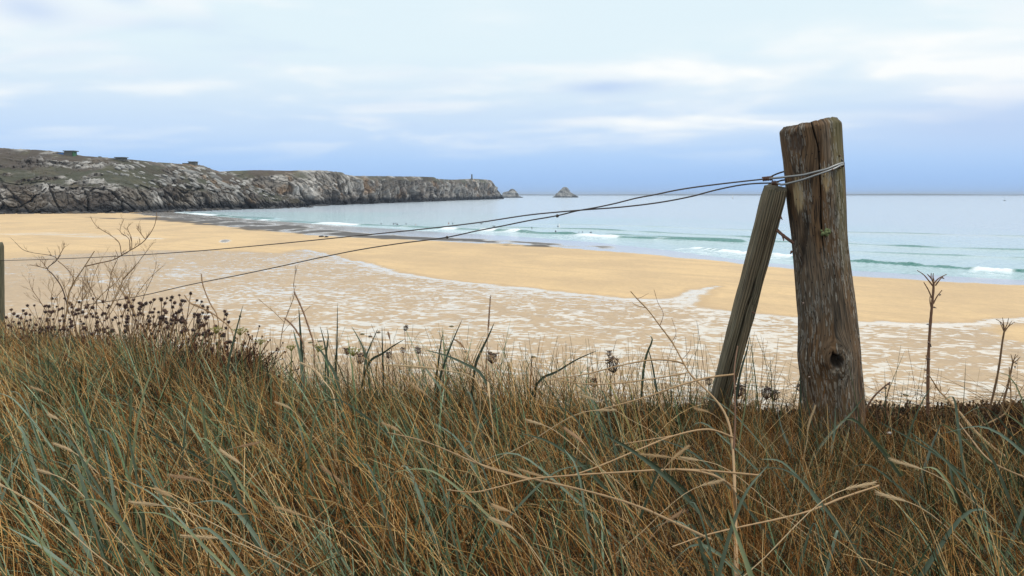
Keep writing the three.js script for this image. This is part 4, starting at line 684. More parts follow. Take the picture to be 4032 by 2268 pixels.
field('golden_grass', 'longer golden dry stems lying over the other grass', [0.2, 0.5, 0.9].map(b => stemGeo(b, 8, 0.0030)), 3600, () => {
  let x, z; do { [x, z] = spot(0.5, 6, 1.2); } while (rnd() < scrubby(x, z) * 0.5);
  const b = rr(0.7, 1.15), o = rooted({ x, z, yaw: rnd() < 0.3 ? rr(0, 6.28) : leanLeft(1.0), lean: Math.abs(0.45 + gauss() * 0.4), len: rr(0.4, 0.62) * tallness(x, z), c: (rnd() < 0.6 ? [0.66, 0.38, 0.13] : [0.78, 0.53, 0.25]).map(v => v * b) }); return o;
}, stemMat);
field('post_grass', 'dry and green grass crowding the foot of the thick post', [0.2, 0.6].map(b => stemGeo(b, 7, 0.0034)), 2600, () => {
  let x, z; do { z = -rr(1.15, 2.3); x = -z * rr(0.3, 0.68); } while (Math.hypot(x - 1.05, z + 2.3) < 0.1);
  const o = { x, z, yaw: rr(0, 6.28), lean: Math.abs(gauss() * 0.5), len: rr(0.12, 0.27), c: rnd() < 0.35 ? green() : straw() }; o.y = groundY(x, z) - 0.01; return o;
}, stemMat);
field('dry_blade_grass', 'narrow curled dry grass blades among the stems', [0.5, 1.0, 1.7].map(b => bladeGeo(b, 8, 0.0046, 0.5, taper)), 7000, () => {
  let x, z; do { [x, z] = spot(0.45, 8, 1.2); } while (rnd() < scrubby(x, z) * 0.6);
  return rooted({ x, z, yaw: leanLeft(1.3), lean: Math.abs(0.35 + gauss() * 0.4), len: rr(0.22, 0.42) * tallness(x, z), wide: rr(0.6, 1.1), c: straw() });
}, grassMat);
field('green_grass', 'blue-green grass blades growing through the dry stems', [0.2, 0.45, 0.8].map(b => bladeGeo(b, 9, 0.0086, 0.5, taper)), 15000, () => {
  let t; do { t = tufted(0.8); } while (rnd() < scrubby(t.x, t.z) * 0.93 || t.hue < 0.35); const { x, z } = t;
  return rooted({ x, z, yaw: t.out !== null && rnd() < 0.6 ? t.out + gauss() * 0.5 : leanLeft(1.1), lean: Math.abs(0.12 + 0.35 * (t.fan ?? 0.5) + gauss() * 0.25), len: rr(0.28, 0.54) * tallness(x, z) * t.k, wide: rr(0.4, 1.15), c: green() });
}, grassMat);
field('shade_grass', 'short dead grass coloured dark for the shade between the stems', [0.3, 0.9].map(b => bladeGeo(b, 5, 0.012, 0.4, taper)), 26000, () => {
  const [x, z] = spot(0.4, 7, 1.1), b = rr(0.4, 1.3), o = { x, z, yaw: rr(0, 6.28), lean: Math.abs(gauss() * 0.7), len: rr(0.1, 0.22) * (1 - 0.5 * scrubby(x, z)) * (1 - 0.1 * atPost(x, z)), wide: rr(0.5, 1), c: (rnd() < 0.6 ? [0.05, 0.042, 0.025] : [0.075, 0.05, 0.027]).map(v => v * b) }; o.y = groundY(x, z) - 0.01; return o;  // dead blades, darkened in colour to paint the shade between stems
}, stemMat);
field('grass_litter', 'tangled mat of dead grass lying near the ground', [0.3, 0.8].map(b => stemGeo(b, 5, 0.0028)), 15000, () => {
  const [x, z] = spot(0.4, 8, 1.2); const o = { x, z, yaw: rr(0, 6.28), lean: rr(0.9, 1.5), len: rr(0.15, 0.4), c: straw().map(v => v * 0.35) }; o.y = groundY(x, z) + rr(0, 0.09); return o;  // straw colour darkened, painting the shade low in the grass
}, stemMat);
field('edge_grass', 'thin upright grass wisps along the edge of the bank', [0.1, 0.35].map(b => stemGeo(b, 7, 0.0034)), 2400, () => {
  let x, z, i; do { [x, z] = spot(1.6, 7, 0.8); i = inland(x, z); } while (i > 0.75 || rnd() < scrubby(x, z) * 0.85);
  const o = { x, z, yaw: rr(0, 6.28), lean: Math.abs(gauss() * 0.3), len: rr(0.16, 0.44), c: rnd() < 0.4 ? green().map(v => v * 0.8) : straw().map(v => v * 0.8) }; o.y = groundY(x, z) - 0.01; return o;
}, stemMat);
field('edge_blades', 'upright dark green blades along the edge of the bank', [0.1, 0.3].map(b => bladeGeo(b, 8, 0.0075, 0.45, taper)), 640, () => {
  let x, z, i; do { [x, z] = spot(1.8, 6, 0.8); i = inland(x, z); } while (i > 0.8 || rnd() < scrubby(x, z) * 0.95);
  const o = { x, z, yaw: rr(0, 6.28), lean: Math.abs(gauss() * 0.35), len: rr(0.2, 0.42), wide: rr(0.6, 1.2), c: green().map(v => v * 0.8) }; o.y = groundY(x, z) - 0.01; return o;
}, grassMat);
// low brown scrub: tiny forked sprigs
{
  const sprig = (k, bud = 1) => { const thin = bud ? 1 : 0.3; const g = []; seed = 100 + k; const n = 7; for (let i = 0; i < n; i++) { const a = rr(0, 6.28), l = rr(0.5, 1), sp = rr(0.15, 0.6), tip = [Math.cos(a) * sp * l, l, Math.sin(a) * sp * l]; g.push(tube([[0, 0, 0], [tip[0] * 0.35, l * 0.5, tip[2] * 0.35], tip], 0.02 * thin, 0.012 * thin, 3, 4)); g.push(new THREE.IcosahedronGeometry(0.024 * bud + 0.01, 0).scale(1, 1.9, 1).translate(...tip)); for (let q = 0; q < 2; q++) { const b = rr(0, 6.28), m = [tip[0] * 0.6, l * 0.65, tip[2] * 0.6], e = [m[0] + Math.cos(b) * 0.18, m[1] + rr(0.1, 0.25), m[2] + Math.sin(b) * 0.18]; g.push(tube([m, e], 0.02 * thin, 0.014 * thin, 3, 1)); g.push(new THREE.IcosahedronGeometry(0.018 * bud + 0.008, 0).scale(1, 1.9, 1).translate(...e)); } } return mergeGeometries(g.map(q => { const r = q.index ? q.toNonIndexed() : q; r.deleteAttribute('uv'); return r; })); };
  const vs = [1, 2, 3, 4].map(k => sprig(k)), bare = [5, 6, 7].map(k => sprig(k, 0)); for (const g of bare) g.scale(1.5, 1, 1.5); seed = 4242;
  field('brown_scrub', 'low brown dried scrub along the edge of the bank', vs, 7500, () => {
    let x, z, i; do { z = -rr(1.9, 4.6); x = rr(-2.2, 4.2); i = inland(x, z); } while (i < -0.5 || rnd() > Math.max(scrubby(x, z), 0.5 * smooth(0.5, 0.1, i)));
    const b = rr(0.5, 1.2), q = rnd(); return { x, z, y: groundY(x, z) - 0.01, yaw: rr(0, 6.28), lean: gauss() * 0.3, tilt: gauss() * 0.3, len: rr(0.05, 0.12), c: (q < 0.5 ? [0.075, 0.045, 0.03] : q < 0.85 ? [0.20, 0.12, 0.06] : [0.05, 0.04, 0.025]).map(v => v * b) };
  }, stemMat);
  field('twig_tangle', 'dense tangle of dry brown twigs under the seed heads', bare, 2800, () => {
    let x, z; do { z = -rr(3.0, 5.4); x = rr(-4.4, -1.3); } while (inland(x, z) < -0.3 || x < z * 0.78 - 0.4);
    const b = rr(0.4, 1.1), q = rnd(); return { x, z, y: groundY(x, z) - 0.01, yaw: rr(0, 6.28), lean: gauss() * 0.5, tilt: gauss() * 0.5, len: rr(0.2, 0.4) * (0.55 + 0.55 * n2(x * 4, z * 4)), c: (q < 0.5 ? [0.15, 0.07, 0.038] : q < 0.8 ? [0.25, 0.145, 0.07] : [0.06, 0.035, 0.025]).map(v => v * b) };
  }, stemMat);
}
// ------------------------------------------------------------------ single blades that stand out
function ribbon(pts, w, wTip = 0.12, twist = 0.4, seg = 14) {
  const cv = new THREE.CatmullRomCurve3(pts.map(q => V(q)), false, 'centripetal'), pos = [], idx = [];
  const mid = cv.getPoint(0.5), view = new THREE.Vector3(0, 14, 0).sub(mid).normalize(); const T0 = cv.getTangent(0.5); let side = T0.clone().cross(view).normalize(), nrm = side.clone().cross(T0).normalize();
  const ct = Math.cos(twist), sn = Math.sin(twist); const s = side.clone().multiplyScalar(ct).addScaledVector(nrm, sn), n = nrm.clone().multiplyScalar(ct).addScaledVector(side, -sn);
  for (let i = 0; i <= seg; i++) { const t = i / seg, c = cv.getPoint(t), k = w * (Math.min(1, 0.7 + t) * Math.pow(1 - t, 0.6) + wTip * 0.15); for (const [a, b] of [[-1, 0.35], [0, 0], [1, 0.35]]) pos.push(c.x + s.x * k * a + n.x * k * b, c.y + s.y * k * a + n.y * k * b, c.z + s.z * k * a + n.z * k * b); if (i < seg) { const o = i * 3; idx.push(o, o + 1, o + 4, o, o + 4, o + 3, o + 1, o + 2, o + 5, o + 1, o + 5, o + 4); } }
  const g = geo(pos, idx); g.computeVertexNormals(); return g;
}
const leafMats = [[0.03, 0.045, 0.024], [0.065, 0.088, 0.048], [0.155, 0.20, 0.135], [0.11, 0.145, 0.09], [0.15, 0.17, 0.075]].map(c => mat(c, 0.6));
const BL = 'broad blue-green grass blade rising above the dry grass', BG = 'broad grass blades';
for (const [w, m, p] of [
  [0.0075, 0, [[-0.779,13.381,-2.65],[-0.778,13.426,-2.65],[-0.78,13.515,-2.65],[-0.782,13.595,-2.65]]], [0.006, 0, [[-0.652,13.351,-2.65],[-0.648,13.411,-2.65],[-0.643,13.504,-2.65],[-0.639,13.61,-2.65]]], [0.0055, 1, [[-1.069,13.37,-2.7],[-1.051,13.438,-2.7],[-1.024,13.528,-2.7],[-1.003,13.595,-2.7]]], [0.006, 0, [[-0.468,13.29,-2.6],[-0.468,13.386,-2.6],[-0.469,13.466,-2.6],[-0.469,13.533,-2.6]]], [0.0065, 2, [[-0.766,13.4,-2.6],[-0.772,13.44,-2.6],[-0.783,13.484,-2.6],[-0.79,13.517,-2.6]]],
  [0.0075, 2, [[-0.591,13.396,-2.4],[-0.616,13.446,-2.4],[-0.638,13.48,-2.4],[-0.661,13.502,-2.4]]], [0.0055, 0, [[-0.514,13.402,-2.6],[-0.47,13.429,-2.6],[-0.427,13.459,-2.6],[-0.386,13.483,-2.6]]], [0.006, 0, [[-0.259,13.34,-2.55],[-0.237,13.412,-2.55],[-0.208,13.49,-2.55],[-0.174,13.567,-2.55]]], [0.0065, 2, [[-0.104,13.404,-2.4],[-0.157,13.438,-2.4],[-0.223,13.467,-2.4],[-0.297,13.487,-2.4]]], [0.0055, 1, [[-0.53,13.4,-2.6],[-0.544,13.459,-2.6],[-0.561,13.495,-2.6],[-0.581,13.532,-2.6]]], [0.005, 1, [[-0.54,13.4,-2.65],[-0.522,13.448,-2.65],[-0.507,13.481,-2.65],[-0.493,13.513,-2.65]]], [0.005, 1, [[-0.684,13.389,-2.65],[-0.688,13.43,-2.65],[-0.696,13.478,-2.65],[-0.707,13.524,-2.65]]], [0.0045, 1, [[-0.702,13.389,-2.7],[-0.695,13.438,-2.7],[-0.69,13.475,-2.7],[-0.695,13.507,-2.7]]],
  [0.0065, 0, [[-0.126,13.414,-2.5],[-0.108,13.458,-2.5],[-0.081,13.514,-2.5],[-0.06,13.563,-2.5]]], [0.006, 2, [[-0.254,13.328,-2.5],[-0.281,13.367,-2.5],[-0.305,13.402,-2.5],[-0.315,13.423,-2.5]]], [0.005, 0, [[-0.277,13.334,-2.6],[-0.267,13.4,-2.6],[-0.259,13.459,-2.6],[-0.247,13.515,-2.6]]],
  [0.006, 1, [[0.461,13.407,-2.5],[0.47,13.45,-2.5],[0.487,13.506,-2.5],[0.465,13.519,-2.52]]], [0.006, 0, [[0.503,13.293,-2.45],[0.497,13.356,-2.48],[0.489,13.415,-2.5],[0.471,13.481,-2.5]]], [0.0055, 0, [[0.1,13.358,-2.5],[0.156,13.386,-2.5],[0.225,13.429,-2.5],[0.303,13.464,-2.5]]], [0.006, 2, [[0.268,13.327,-2.2],[0.254,13.351,-2.25],[0.234,13.37,-2.3],[0.199,13.39,-2.35]]], [0.006, 0, [[0.728,13.37,-2.3],[0.738,13.442,-2.3],[0.754,13.507,-2.3],[0.762,13.559,-2.3]]],
  [0.0065, 0, [[0.854,13.224,-2.1],[0.854,13.309,-2.1],[0.853,13.394,-2.1],[0.846,13.484,-2.1]]], [0.0055, 1, [[0.946,13.145,-2.05],[0.905,13.242,-2.05],[0.88,13.34,-2.08],[0.857,13.454,-2.1]]], [0.006, 2, [[0.903,13.202,-2],[0.907,13.272,-2],[0.922,13.336,-2.02],[0.92,13.406,-2.02]]], [0.007, 0, [[0.806,13.231,-2],[0.797,13.277,-2.02],[0.786,13.314,-2.05],[0.784,13.37,-2.1]]], [0.0055, 1, [[0.85,13.249,-2],[0.925,13.314,-2.05],[1.003,13.358,-2.1],[1.044,13.418,-2.1]]],
  [0.0065, 1, [[1,13.206,-1.495],[0.885,13.36,-1.343],[0.776,13.488,-1.228],[0.772,13.539,-1.247]]], [0.006, 0, [[0.958,13.232,-1.674],[0.976,13.334,-1.668],[1.038,13.386,-1.743],[1.077,13.437,-1.774]]],
]) part(numbered('marram_grass'), ribbon([[0, 1, 2].map(q => p[0][q] * 2 - p[1][q] - (q === 1 ? 0.1 : 0)), ...p], w, 0.1, rr(-0.7, 0.7)), leafMats[m], scene).userData = { label: BL, category: 'grass', kind: 'thing', group: BG };
for (let k = 0; k < 90; k++) {   // lying over the canopy in the foreground
  const py = rr(1000, 1440), px = rr(-30, 2600), dep = (py - 490) / 1839, h = rr(0.48, 0.6), d = h / dep; const x = (px - 1288) / 1839 * d * 1.02, z = -d * 0.98; if (x > 1.1 && z < -1.9) continue;
  const y = 14 - h, L = rr(0.25, 0.5), dx = -rr(0.05, 0.75) * L * (rnd() < 0.2 ? -0.7 : 1), dy = rr(0.3, 0.85) * L, dz = rr(-0.3, 0.12) * L, droop = rr(-0.02, 0.09);
  if (Math.hypot(x + dx, z + dz) < 0.75) continue;
  const a = [x - dx * 0.5, y - dy * 0.75, z - dz * 0.5], c = [x + dx * 0.5, y + dy * 0.35 - droop, z + dz * 0.5];
  const m = part(numbered('marram_grass'), ribbon([a, [x - dx * 0.15, y - dy * 0.2, z - dz * 0.15], [x + dx * 0.2, y + dy * 0.2, z + dz * 0.2], c], rr(0.002, 0.0048), 0.1, rr(-0.8, 0.8)), pick(leafMats.slice(1)), scene);
  m.userData = { label: 'long blue-green grass blade lying over the tangled dry grass', category: 'grass', kind: 'thing', group: 'long grass blades' };
}
// ------------------------------------------------------------------ dry grass ears
const earMats = [[0.42, 0.27, 0.13], [0.50, 0.35, 0.19], [0.34, 0.20, 0.10], [0.24, 0.13, 0.07]].map(c => mat(c, 0.75));
function earThing(pts, earLen, r, m, label, group, plump = 1) {
  const o = thing('grass_ear', label, 'grass ear', [0, 0, 0], group), cv = new THREE.CatmullRomCurve3([[pts[0][0], pts[0][1] - 0.18, pts[0][2]], ...pts].map(q => V(q)), false, 'centripetal'), L = cv.getLength(), t0 = Math.max(0, 1 - earLen / L);
  part('stalk', tube(cv.getPoints(14), r, r * 0.6, 5, 18), earMats[m], o);
  const g = [], n = Math.round(earLen / 0.0095); const sp = new THREE.ConeGeometry(0.0016 * plump, 0.016, 5, 2).translate(0, 0.005, 0); sp.deleteAttribute('uv');
  for (let i = 0; i < n; i++) { const t = lerp(t0, 0.995, i / n), p = cv.getPoint(t), T = cv.getTangent(t), S = T.clone().cross(new THREE.Vector3(0.3, 0.2, 1)).normalize(); for (const s of [-1, 1]) { const q = sp.clone(), k = (1 - 0.45 * Math.abs(i / n - 0.35)) * rr(0.8, 1.2); q.scale(k, k, k * 0.8); q.applyQuaternion(new THREE.Quaternion().setFromUnitVectors(new THREE.Vector3(0, 1, 0), T.clone().addScaledVector(S, s * rr(0.16, 0.4)).normalize())); q.translate(p.x + S.x * s * 0.0009, p.y + S.y * s * 0.0009, p.z + S.z * s * 0.0009); g.push(q); } }
  part('ear', g, earMats[m], o); return o;
}
const sky1 = 'tall brown grass spike standing against the wet sand', sky2 = 'stiff brown grass ear leaning over the dead shrub';
earThing([[-0.089,13.436,-2.5],[-0.086,13.492,-2.5],[-0.081,13.562,-2.5],[-0.074,13.657,-2.5]], 0.14, 0.0016, 3, sky1);
earThing([[-1.323,13.363,-3.4],[-1.373,13.416,-3.4],[-1.428,13.457,-3.4],[-1.507,13.492,-3.4],[-1.539,13.534,-3.4]], 0.5, 0.002, 2, 'longest brown ear leaning over the seed head bush');
earThing([[-1.389,13.434,-3.4],[-1.415,13.486,-3.4],[-1.436,13.539,-3.4],[-1.45,13.591,-3.4],[-1.453,13.634,-3.4]], 0.42, 0.002, 2, 'upright brown ear beside the flower-head bush');
earThing([[-1.412,13.439,-3.4],[-1.445,13.463,-3.4],[-1.484,13.486,-3.4],[-1.51,13.492,-3.4]], 0.3, 0.002, 2, 'short brown ear branching beside the flower-head bush');
earThing([[-0.719,13.466,-2.6],[-0.732,13.517,-2.6],[-0.749,13.574,-2.6],[-0.764,13.614,-2.6],[-0.783,13.657,-2.6]], 0.34, 0.0017, 3, 'dark brown ear curving above the grass tips');
earThing([[-0.757,13.468,-2.6],[-0.775,13.506,-2.6],[-0.795,13.535,-2.6],[-0.821,13.56,-2.6]], 0.26, 0.0016, 3, 'brown ear bending low beside a dark upright blade');
earThing([[-0.436,13.429,-2.6],[-0.439,13.459,-2.6],[-0.443,13.488,-2.6],[-0.448,13.509,-2.6]], 0.075, 0.0014, 3, 'short brown spike between the umbels');
earThing([[-0.156,13.418,-2.6],[-0.17,13.444,-2.6],[-0.187,13.466,-2.6],[-0.209,13.482,-2.6]], 0.12, 0.0014, 2, 'brown ear leaning across a dark blade');
earThing([[-0.051,13.37,-1.9],[-0.058,13.409,-1.95],[-0.064,13.446,-2],[-0.069,13.467,-2.05]], 0.11, 0.0016, 1, 'pale ear below the tall brown spike');
earThing([[-0.476,13.462,-1.903],[-0.519,13.488,-1.971],[-0.569,13.501,-2.056],[-0.628,13.507,-2.121]], 0.2, 0.0019, 1, 'pale plump ear drooping over green blades', null, 1.3);
earThing([[-0.104,13.45,-2.117],[-0.214,13.475,-2.163],[-0.3,13.482,-2.175],[-0.39,13.488,-2.171]], 0.2, 0.0018, 1, 'pale ear stretched level at the edge of the bank', null, 1.2);
earThing([[0.786,13.286,-1.9],[0.794,13.342,-1.9],[0.795,13.381,-1.9],[0.812,13.443,-1.9]], 0.1, 0.0018, 1, 'pale ear in front of the thick post');
for (let k = 0; k < 34; k++) {
  const py = 960 + 470 * Math.pow(rnd(), 0.9), px = rr(-20, 2590), dep = (py - 490) / 1839, h = rr(0.46, 0.56), d = h / dep, x = (px - 1288) / 1839 * d * 1.02, z = -d * 0.98; if ((x > 0.55 && z < -1.35) || inland(x, z) < 0.1) continue;
  const L = rr(0.2, 0.36), up = rr(0.5, 0.92), dx = -L * Math.sqrt(1 - up * up) * (rnd() < 0.2 ? -1 : 1), dz = rr(-0.35, 0.1) * L, y = 14 - h, nod = rr(0, 0.08) * L; if (Math.hypot(x + dx * 0.4, z + dz * 0.4) < 0.85) continue;
  earThing([[x - dx * 0.75, y - up * L * 0.8, z - dz * 0.7], [x - dx * 0.25, y - up * L * 0.25, z - dz * 0.25], [x + dx * 0.15, y + up * L * 0.12, z + dz * 0.15], [x + dx * 0.45, y + up * L * 0.30 - nod, z + dz * 0.4]], rr(0.06, 0.11), rr(0.0008, 0.0012), Math.floor(rnd() * 3), 'dry straw-coloured grass ear nodding among the tangled dune grass', 'nodding grass ears', rr(0.5, 0.7));
}
// ------------------------------------------------------------------ umbels
const deadBrown = mat([0.075, 0.045, 0.035], 0.9), deadStem = mat([0.19, 0.11, 0.055], 0.85), paleStem = mat([0.36, 0.225, 0.11], 0.8), redStem = mat([0.20, 0.105, 0.06], 0.8), darkStem = mat([0.085, 0.05, 0.035], 0.85), leafy = mat([0.17, 0.19, 0.05], 0.8), fadedY = mat([0.26, 0.24, 0.06], 0.85);
function umbelGeo(rays, open, cup) { const g = []; for (let i = 0; i < rays; i++) { const a = i * 2.4, q = Math.sqrt((i + 0.5) / rays), o = open * q * rr(0.75, 1.25), x = Math.cos(a), z = Math.sin(a), tip = [x * o * (1 - cup * 0.1 + rr(-0.2, 0.2)), (1 - 0.2 * q + 0.2 * cup) * rr(0.7, 1.15), z * o * (1 - cup * 0.1 + rr(-0.2, 0.2))]; g.push(tube([[0, 0, 0], [x * o * (0.5 + cup * 0.5), 0.45, z * o * (0.5 + cup * 0.5)], tip], 0.028, 0.02, 4, 5)); const n = 5; for (let k = 0; k < n; k++) { const b = k / n * 6.28, c = new THREE.IcosahedronGeometry(0.05, 0); c.translate(tip[0] + Math.cos(b) * 0.09, tip[1] + 0.04 + 0.05 * rnd(), tip[2] + Math.sin(b) * 0.09); g.push(c); } } return mergeGeometries(g.map(q => { const r = q.index ? q.toNonIndexed() : q; r.deleteAttribute('uv'); return r; })); }
const nest = umbelGeo(22, 0.6, 1), flat = umbelGeo(26, 0.95, 0);
function umbel(head, foot, size, g, m, sm, label, group, name = 'dried_umbel') { const o = thing(name, label, 'flower', [0, 0, 0], group), H = V(head), F = V(foot); F.y = groundY(F.x, F.z); part('stalk', tube([F, F.clone().lerp(H, 0.5).add(new THREE.Vector3(rr(-0.01, 0.01), 0, 0)), H], 0.0016, 0.001, 5, 8), sm, o); const h = part('flower_head', g, m, o); h.position.copy(H); h.scale.setScalar(size); h.rotation.set(gauss() * 0.3, rr(0, 6), gauss() * 0.3); return o; }
const U = (h, f, s, l) => umbel(h, f, s, nest, deadBrown, deadStem, l);
U([-0.41,13.485,-2.75], [-0.408,13.299,-2.7], 0.018, 'topmost small dark umbel on a thin tall stalk'); U([-0.409,13.408,-2.7], [-0.414,13.268,-2.7], 0.018, 'small dark umbel halfway up beside the tall umbel stalk'); U([-0.633,13.39,-2.75], [-0.636,13.286,-2.75], 0.024, 'dark cup-shaped umbel next to a yellow-green one'); U([-0.467,13.388,-2.7], [-0.456,13.283,-2.7], 0.02, 'tangled brown umbel by the short brown spike'); U([-0.072,13.403,-2.55], [-0.067,13.315,-2.5], 0.034, 'open brown umbel below the tall grass spike'); U([0.35,13.394,-2.45], [0.366,13.28,-2.4], 0.042, 'widest brown umbel under the arching pale branch'); U([0.287,13.329,-2.5], [0.291,13.25,-2.5], 0.026, 'small umbel beside the widest brown one'); U([0.338,13.439,-2.5], [0.364,13.387,-2.48], 0.018, 'tiny nodding umbel above the widest one'); U([0.876,13.3,-2.45], [0.876,13.223,-2.45], 0.034, 'dark bushy umbel between brace and post'); U([0.922,13.282,-2.5], [0.929,13.207,-2.5], 0.03, 'dark umbel twin close to the thick post'); U([0.78,13.31,-2.45], [0.773,13.223,-2.45], 0.036, 'dark umbel touching the foot of the brace'); U([0.748,13.283,-2.7], [0.76,13.175,-2.7], 0.024, 'dark umbel standing a little apart from the brace foot'); U([-0.352,13.406,-2.7], [-0.359,13.296,-2.65], 0.022, 'ragged umbel with loose seeds over the sand'); U([-0.574,13.366,-2.7], [-0.585,13.268,-2.7], 0.034, 'low crumpled brown umbel under the dark cup'); U([1.01,13.315,-2.5], [1.018,13.207,-2.5], 0.022, 'dark umbel peeping out behind the post edge');
const G = (h, f, s, l) => umbel(h, f, s, flat, fadedY, leafy, l, null, 'yellow_umbel');
G([-1.095,13.436,-2.9], [-1.078,13.308,-2.85], 0.03, 'yellow-green umbel nearest the flower-head bush'); G([-0.861,13.393,-2.8], [-0.862,13.289,-2.8], 0.024, 'yellow-green umbel behind a blue-green blade'); G([-0.61,13.384,-2.75], [-0.613,13.286,-2.75], 0.032, 'yellow-green flat umbel beside the dark cup'); G([-0.999,13.408,-2.85], [-0.998,13.308,-2.85], 0.022, 'small yellow umbel low between dry stems'); G([-0.757,13.39,-2.8], [-0.761,13.289,-2.8], 0.026, 'yellowish umbel by the tall dark blade'); G([-1.314,13.386,-3.2], [-1.313,13.223,-3.2], 0.03, 'olive umbel at the end of the flower-head bush');

// ------------------------------------------------------------------ bush of dark seed heads
const spiky = k => { const g = [new THREE.IcosahedronGeometry(0.62, 1)]; seed = 900 + k; for (let i = 0; i < 26; i++) { const d = new THREE.Vector3(gauss(), gauss() + 0.2, gauss()).normalize(), c = new THREE.ConeGeometry(0.13, 0.75, 4).translate(0, 0.7, 0); c.applyQuaternion(new THREE.Quaternion().setFromUnitVectors(new THREE.Vector3(0, 1, 0), d)); g.push(c.toNonIndexed()); } return mergeGeometries(g.map(q => { q.deleteAttribute('uv'); return q; })); };
const spikies = [1, 2, 3].map(spiky); seed = 5151;
const headMats = [[0.055, 0.028, 0.022], [0.085, 0.045, 0.03], [0.04, 0.024, 0.02]].map(c => mat(c, 0.95));
function headBush(label, outline, n, base, dep) {
  const o = thing('seed_head_bush', label, 'bush'), B = V(base), stems = [];
  for (let k = 0; k < n; k++) {
    const s = rnd() * (outline.length - 1), i = Math.floor(s), f = s - i, A = V(outline[i]).lerp(V(outline[i + 1]), f); const down = Math.pow(rnd(), 1.2) * 0.2; A.y -= down; A.z += rr(-0.35, 0.3); A.x += rr(-0.05, 0.05);
    const h = part('seed_head', pick(spikies), pick(headMats), o); h.position.copy(A); h.scale.setScalar(rr(0.010, 0.0165)); h.rotation.set(rr(0, 6), rr(0, 6), 0);
    const r = B.clone().add(new THREE.Vector3((A.x - B.x) * 0.55 + rr(-0.1, 0.1), 0, A.z - B.z)); r.y = Math.max(groundY(r.x, r.z), A.y - 0.45); stems.push(tube([r, r.clone().lerp(A, 0.55).add(new THREE.Vector3(rr(-0.04, 0.04), 0, rr(-0.03, 0.03))), A], 0.0022, 0.0014, 4, 6, 0.2));
  }
  part('stems', stems, deadStem, o); return o;
}
headBush('bush of clustered dark round seed heads beside the long brown ears', [[-2.513,13.38,-4.1],[-2.416,13.387,-4.1],[-2.311,13.391,-4.1],[-2.207,13.38,-4.1],[-2.116,13.394,-4.1],[-2.045,13.412,-4.1],[-1.975,13.423,-4.1],[-1.899,13.423,-4.1],[-1.895,13.373,-4.1]], 170, [-2.252,13.005,-4.1], 4.1);
headBush('seed head growth sloping down to the grass beside the brown ears', [[-1.809,13.397,-3.9],[-1.772,13.364,-3.9],[-1.705,13.37,-3.9],[-1.653,13.344,-3.9],[-1.628,13.317,-3.9],[-1.583,13.296,-3.9]], 90, [-1.752,13.054,-3.9], 3.9);
headBush('sparser patch of dark seed heads beside the slim far post', [[-3.284,13.249,-4.7],[-3.226,13.266,-4.7],[-3.152,13.294,-4.7],[-3.089,13.29,-4.7],[-3.01,13.274,-4.7],[-2.914,13.286,-4.7]], 80, [-3.15,12.939,-4.7], 4.7);

// ------------------------------------------------------------------ dead branching shrubs on the bank
function twigs(o, pts, r0, r1, m, n, len, lvl = 1) {   // a branch with side twigs that fork again
  r0 *= 0.68; r1 *= 0.75; const main = tube(pts, r0, r1, 5, Math.max(8, pts.length * 4), 0.15), cv = new THREE.CatmullRomCurve3(pts.map(q => q.isVector3 ? q : V(q)), false, 'centripetal'), g = [];
  const sprout = (p, d, l, r, k) => { const e = p.clone().addScaledVector(d, l), mid = p.clone().lerp(e, 0.5).add(new THREE.Vector3(rr(-1, 1), rr(-0.2, 1), rr(-1, 1)).multiplyScalar(l * 0.12)); g.push(tube([p, mid, e], r, r * 0.55, 3, 4)); if (k > 0) for (let i = 0; i < 3; i++) { const q = p.clone().lerp(e, rr(0.35, 0.95)); sprout(q, d.clone().add(new THREE.Vector3(rr(-0.9, 0.9), rr(-0.2, 0.8), rr(-0.7, 0.7))).normalize(), l * rr(0.3, 0.5), r * 0.65, k - 1); } };
  for (let i = 0; i < n; i++) { const t = rr(0.2, 0.99), p = cv.getPoint(t), T = cv.getTangent(t); sprout(p, T.clone().add(new THREE.Vector3(rr(-1, 1), rr(-0.1, 0.9), rr(-0.8, 0.8))).normalize(), len * rr(0.5, 1.1), lerp(r0, r1, t) * 0.55, lvl); }
  part('branch', [main, ...g], m, o);
}
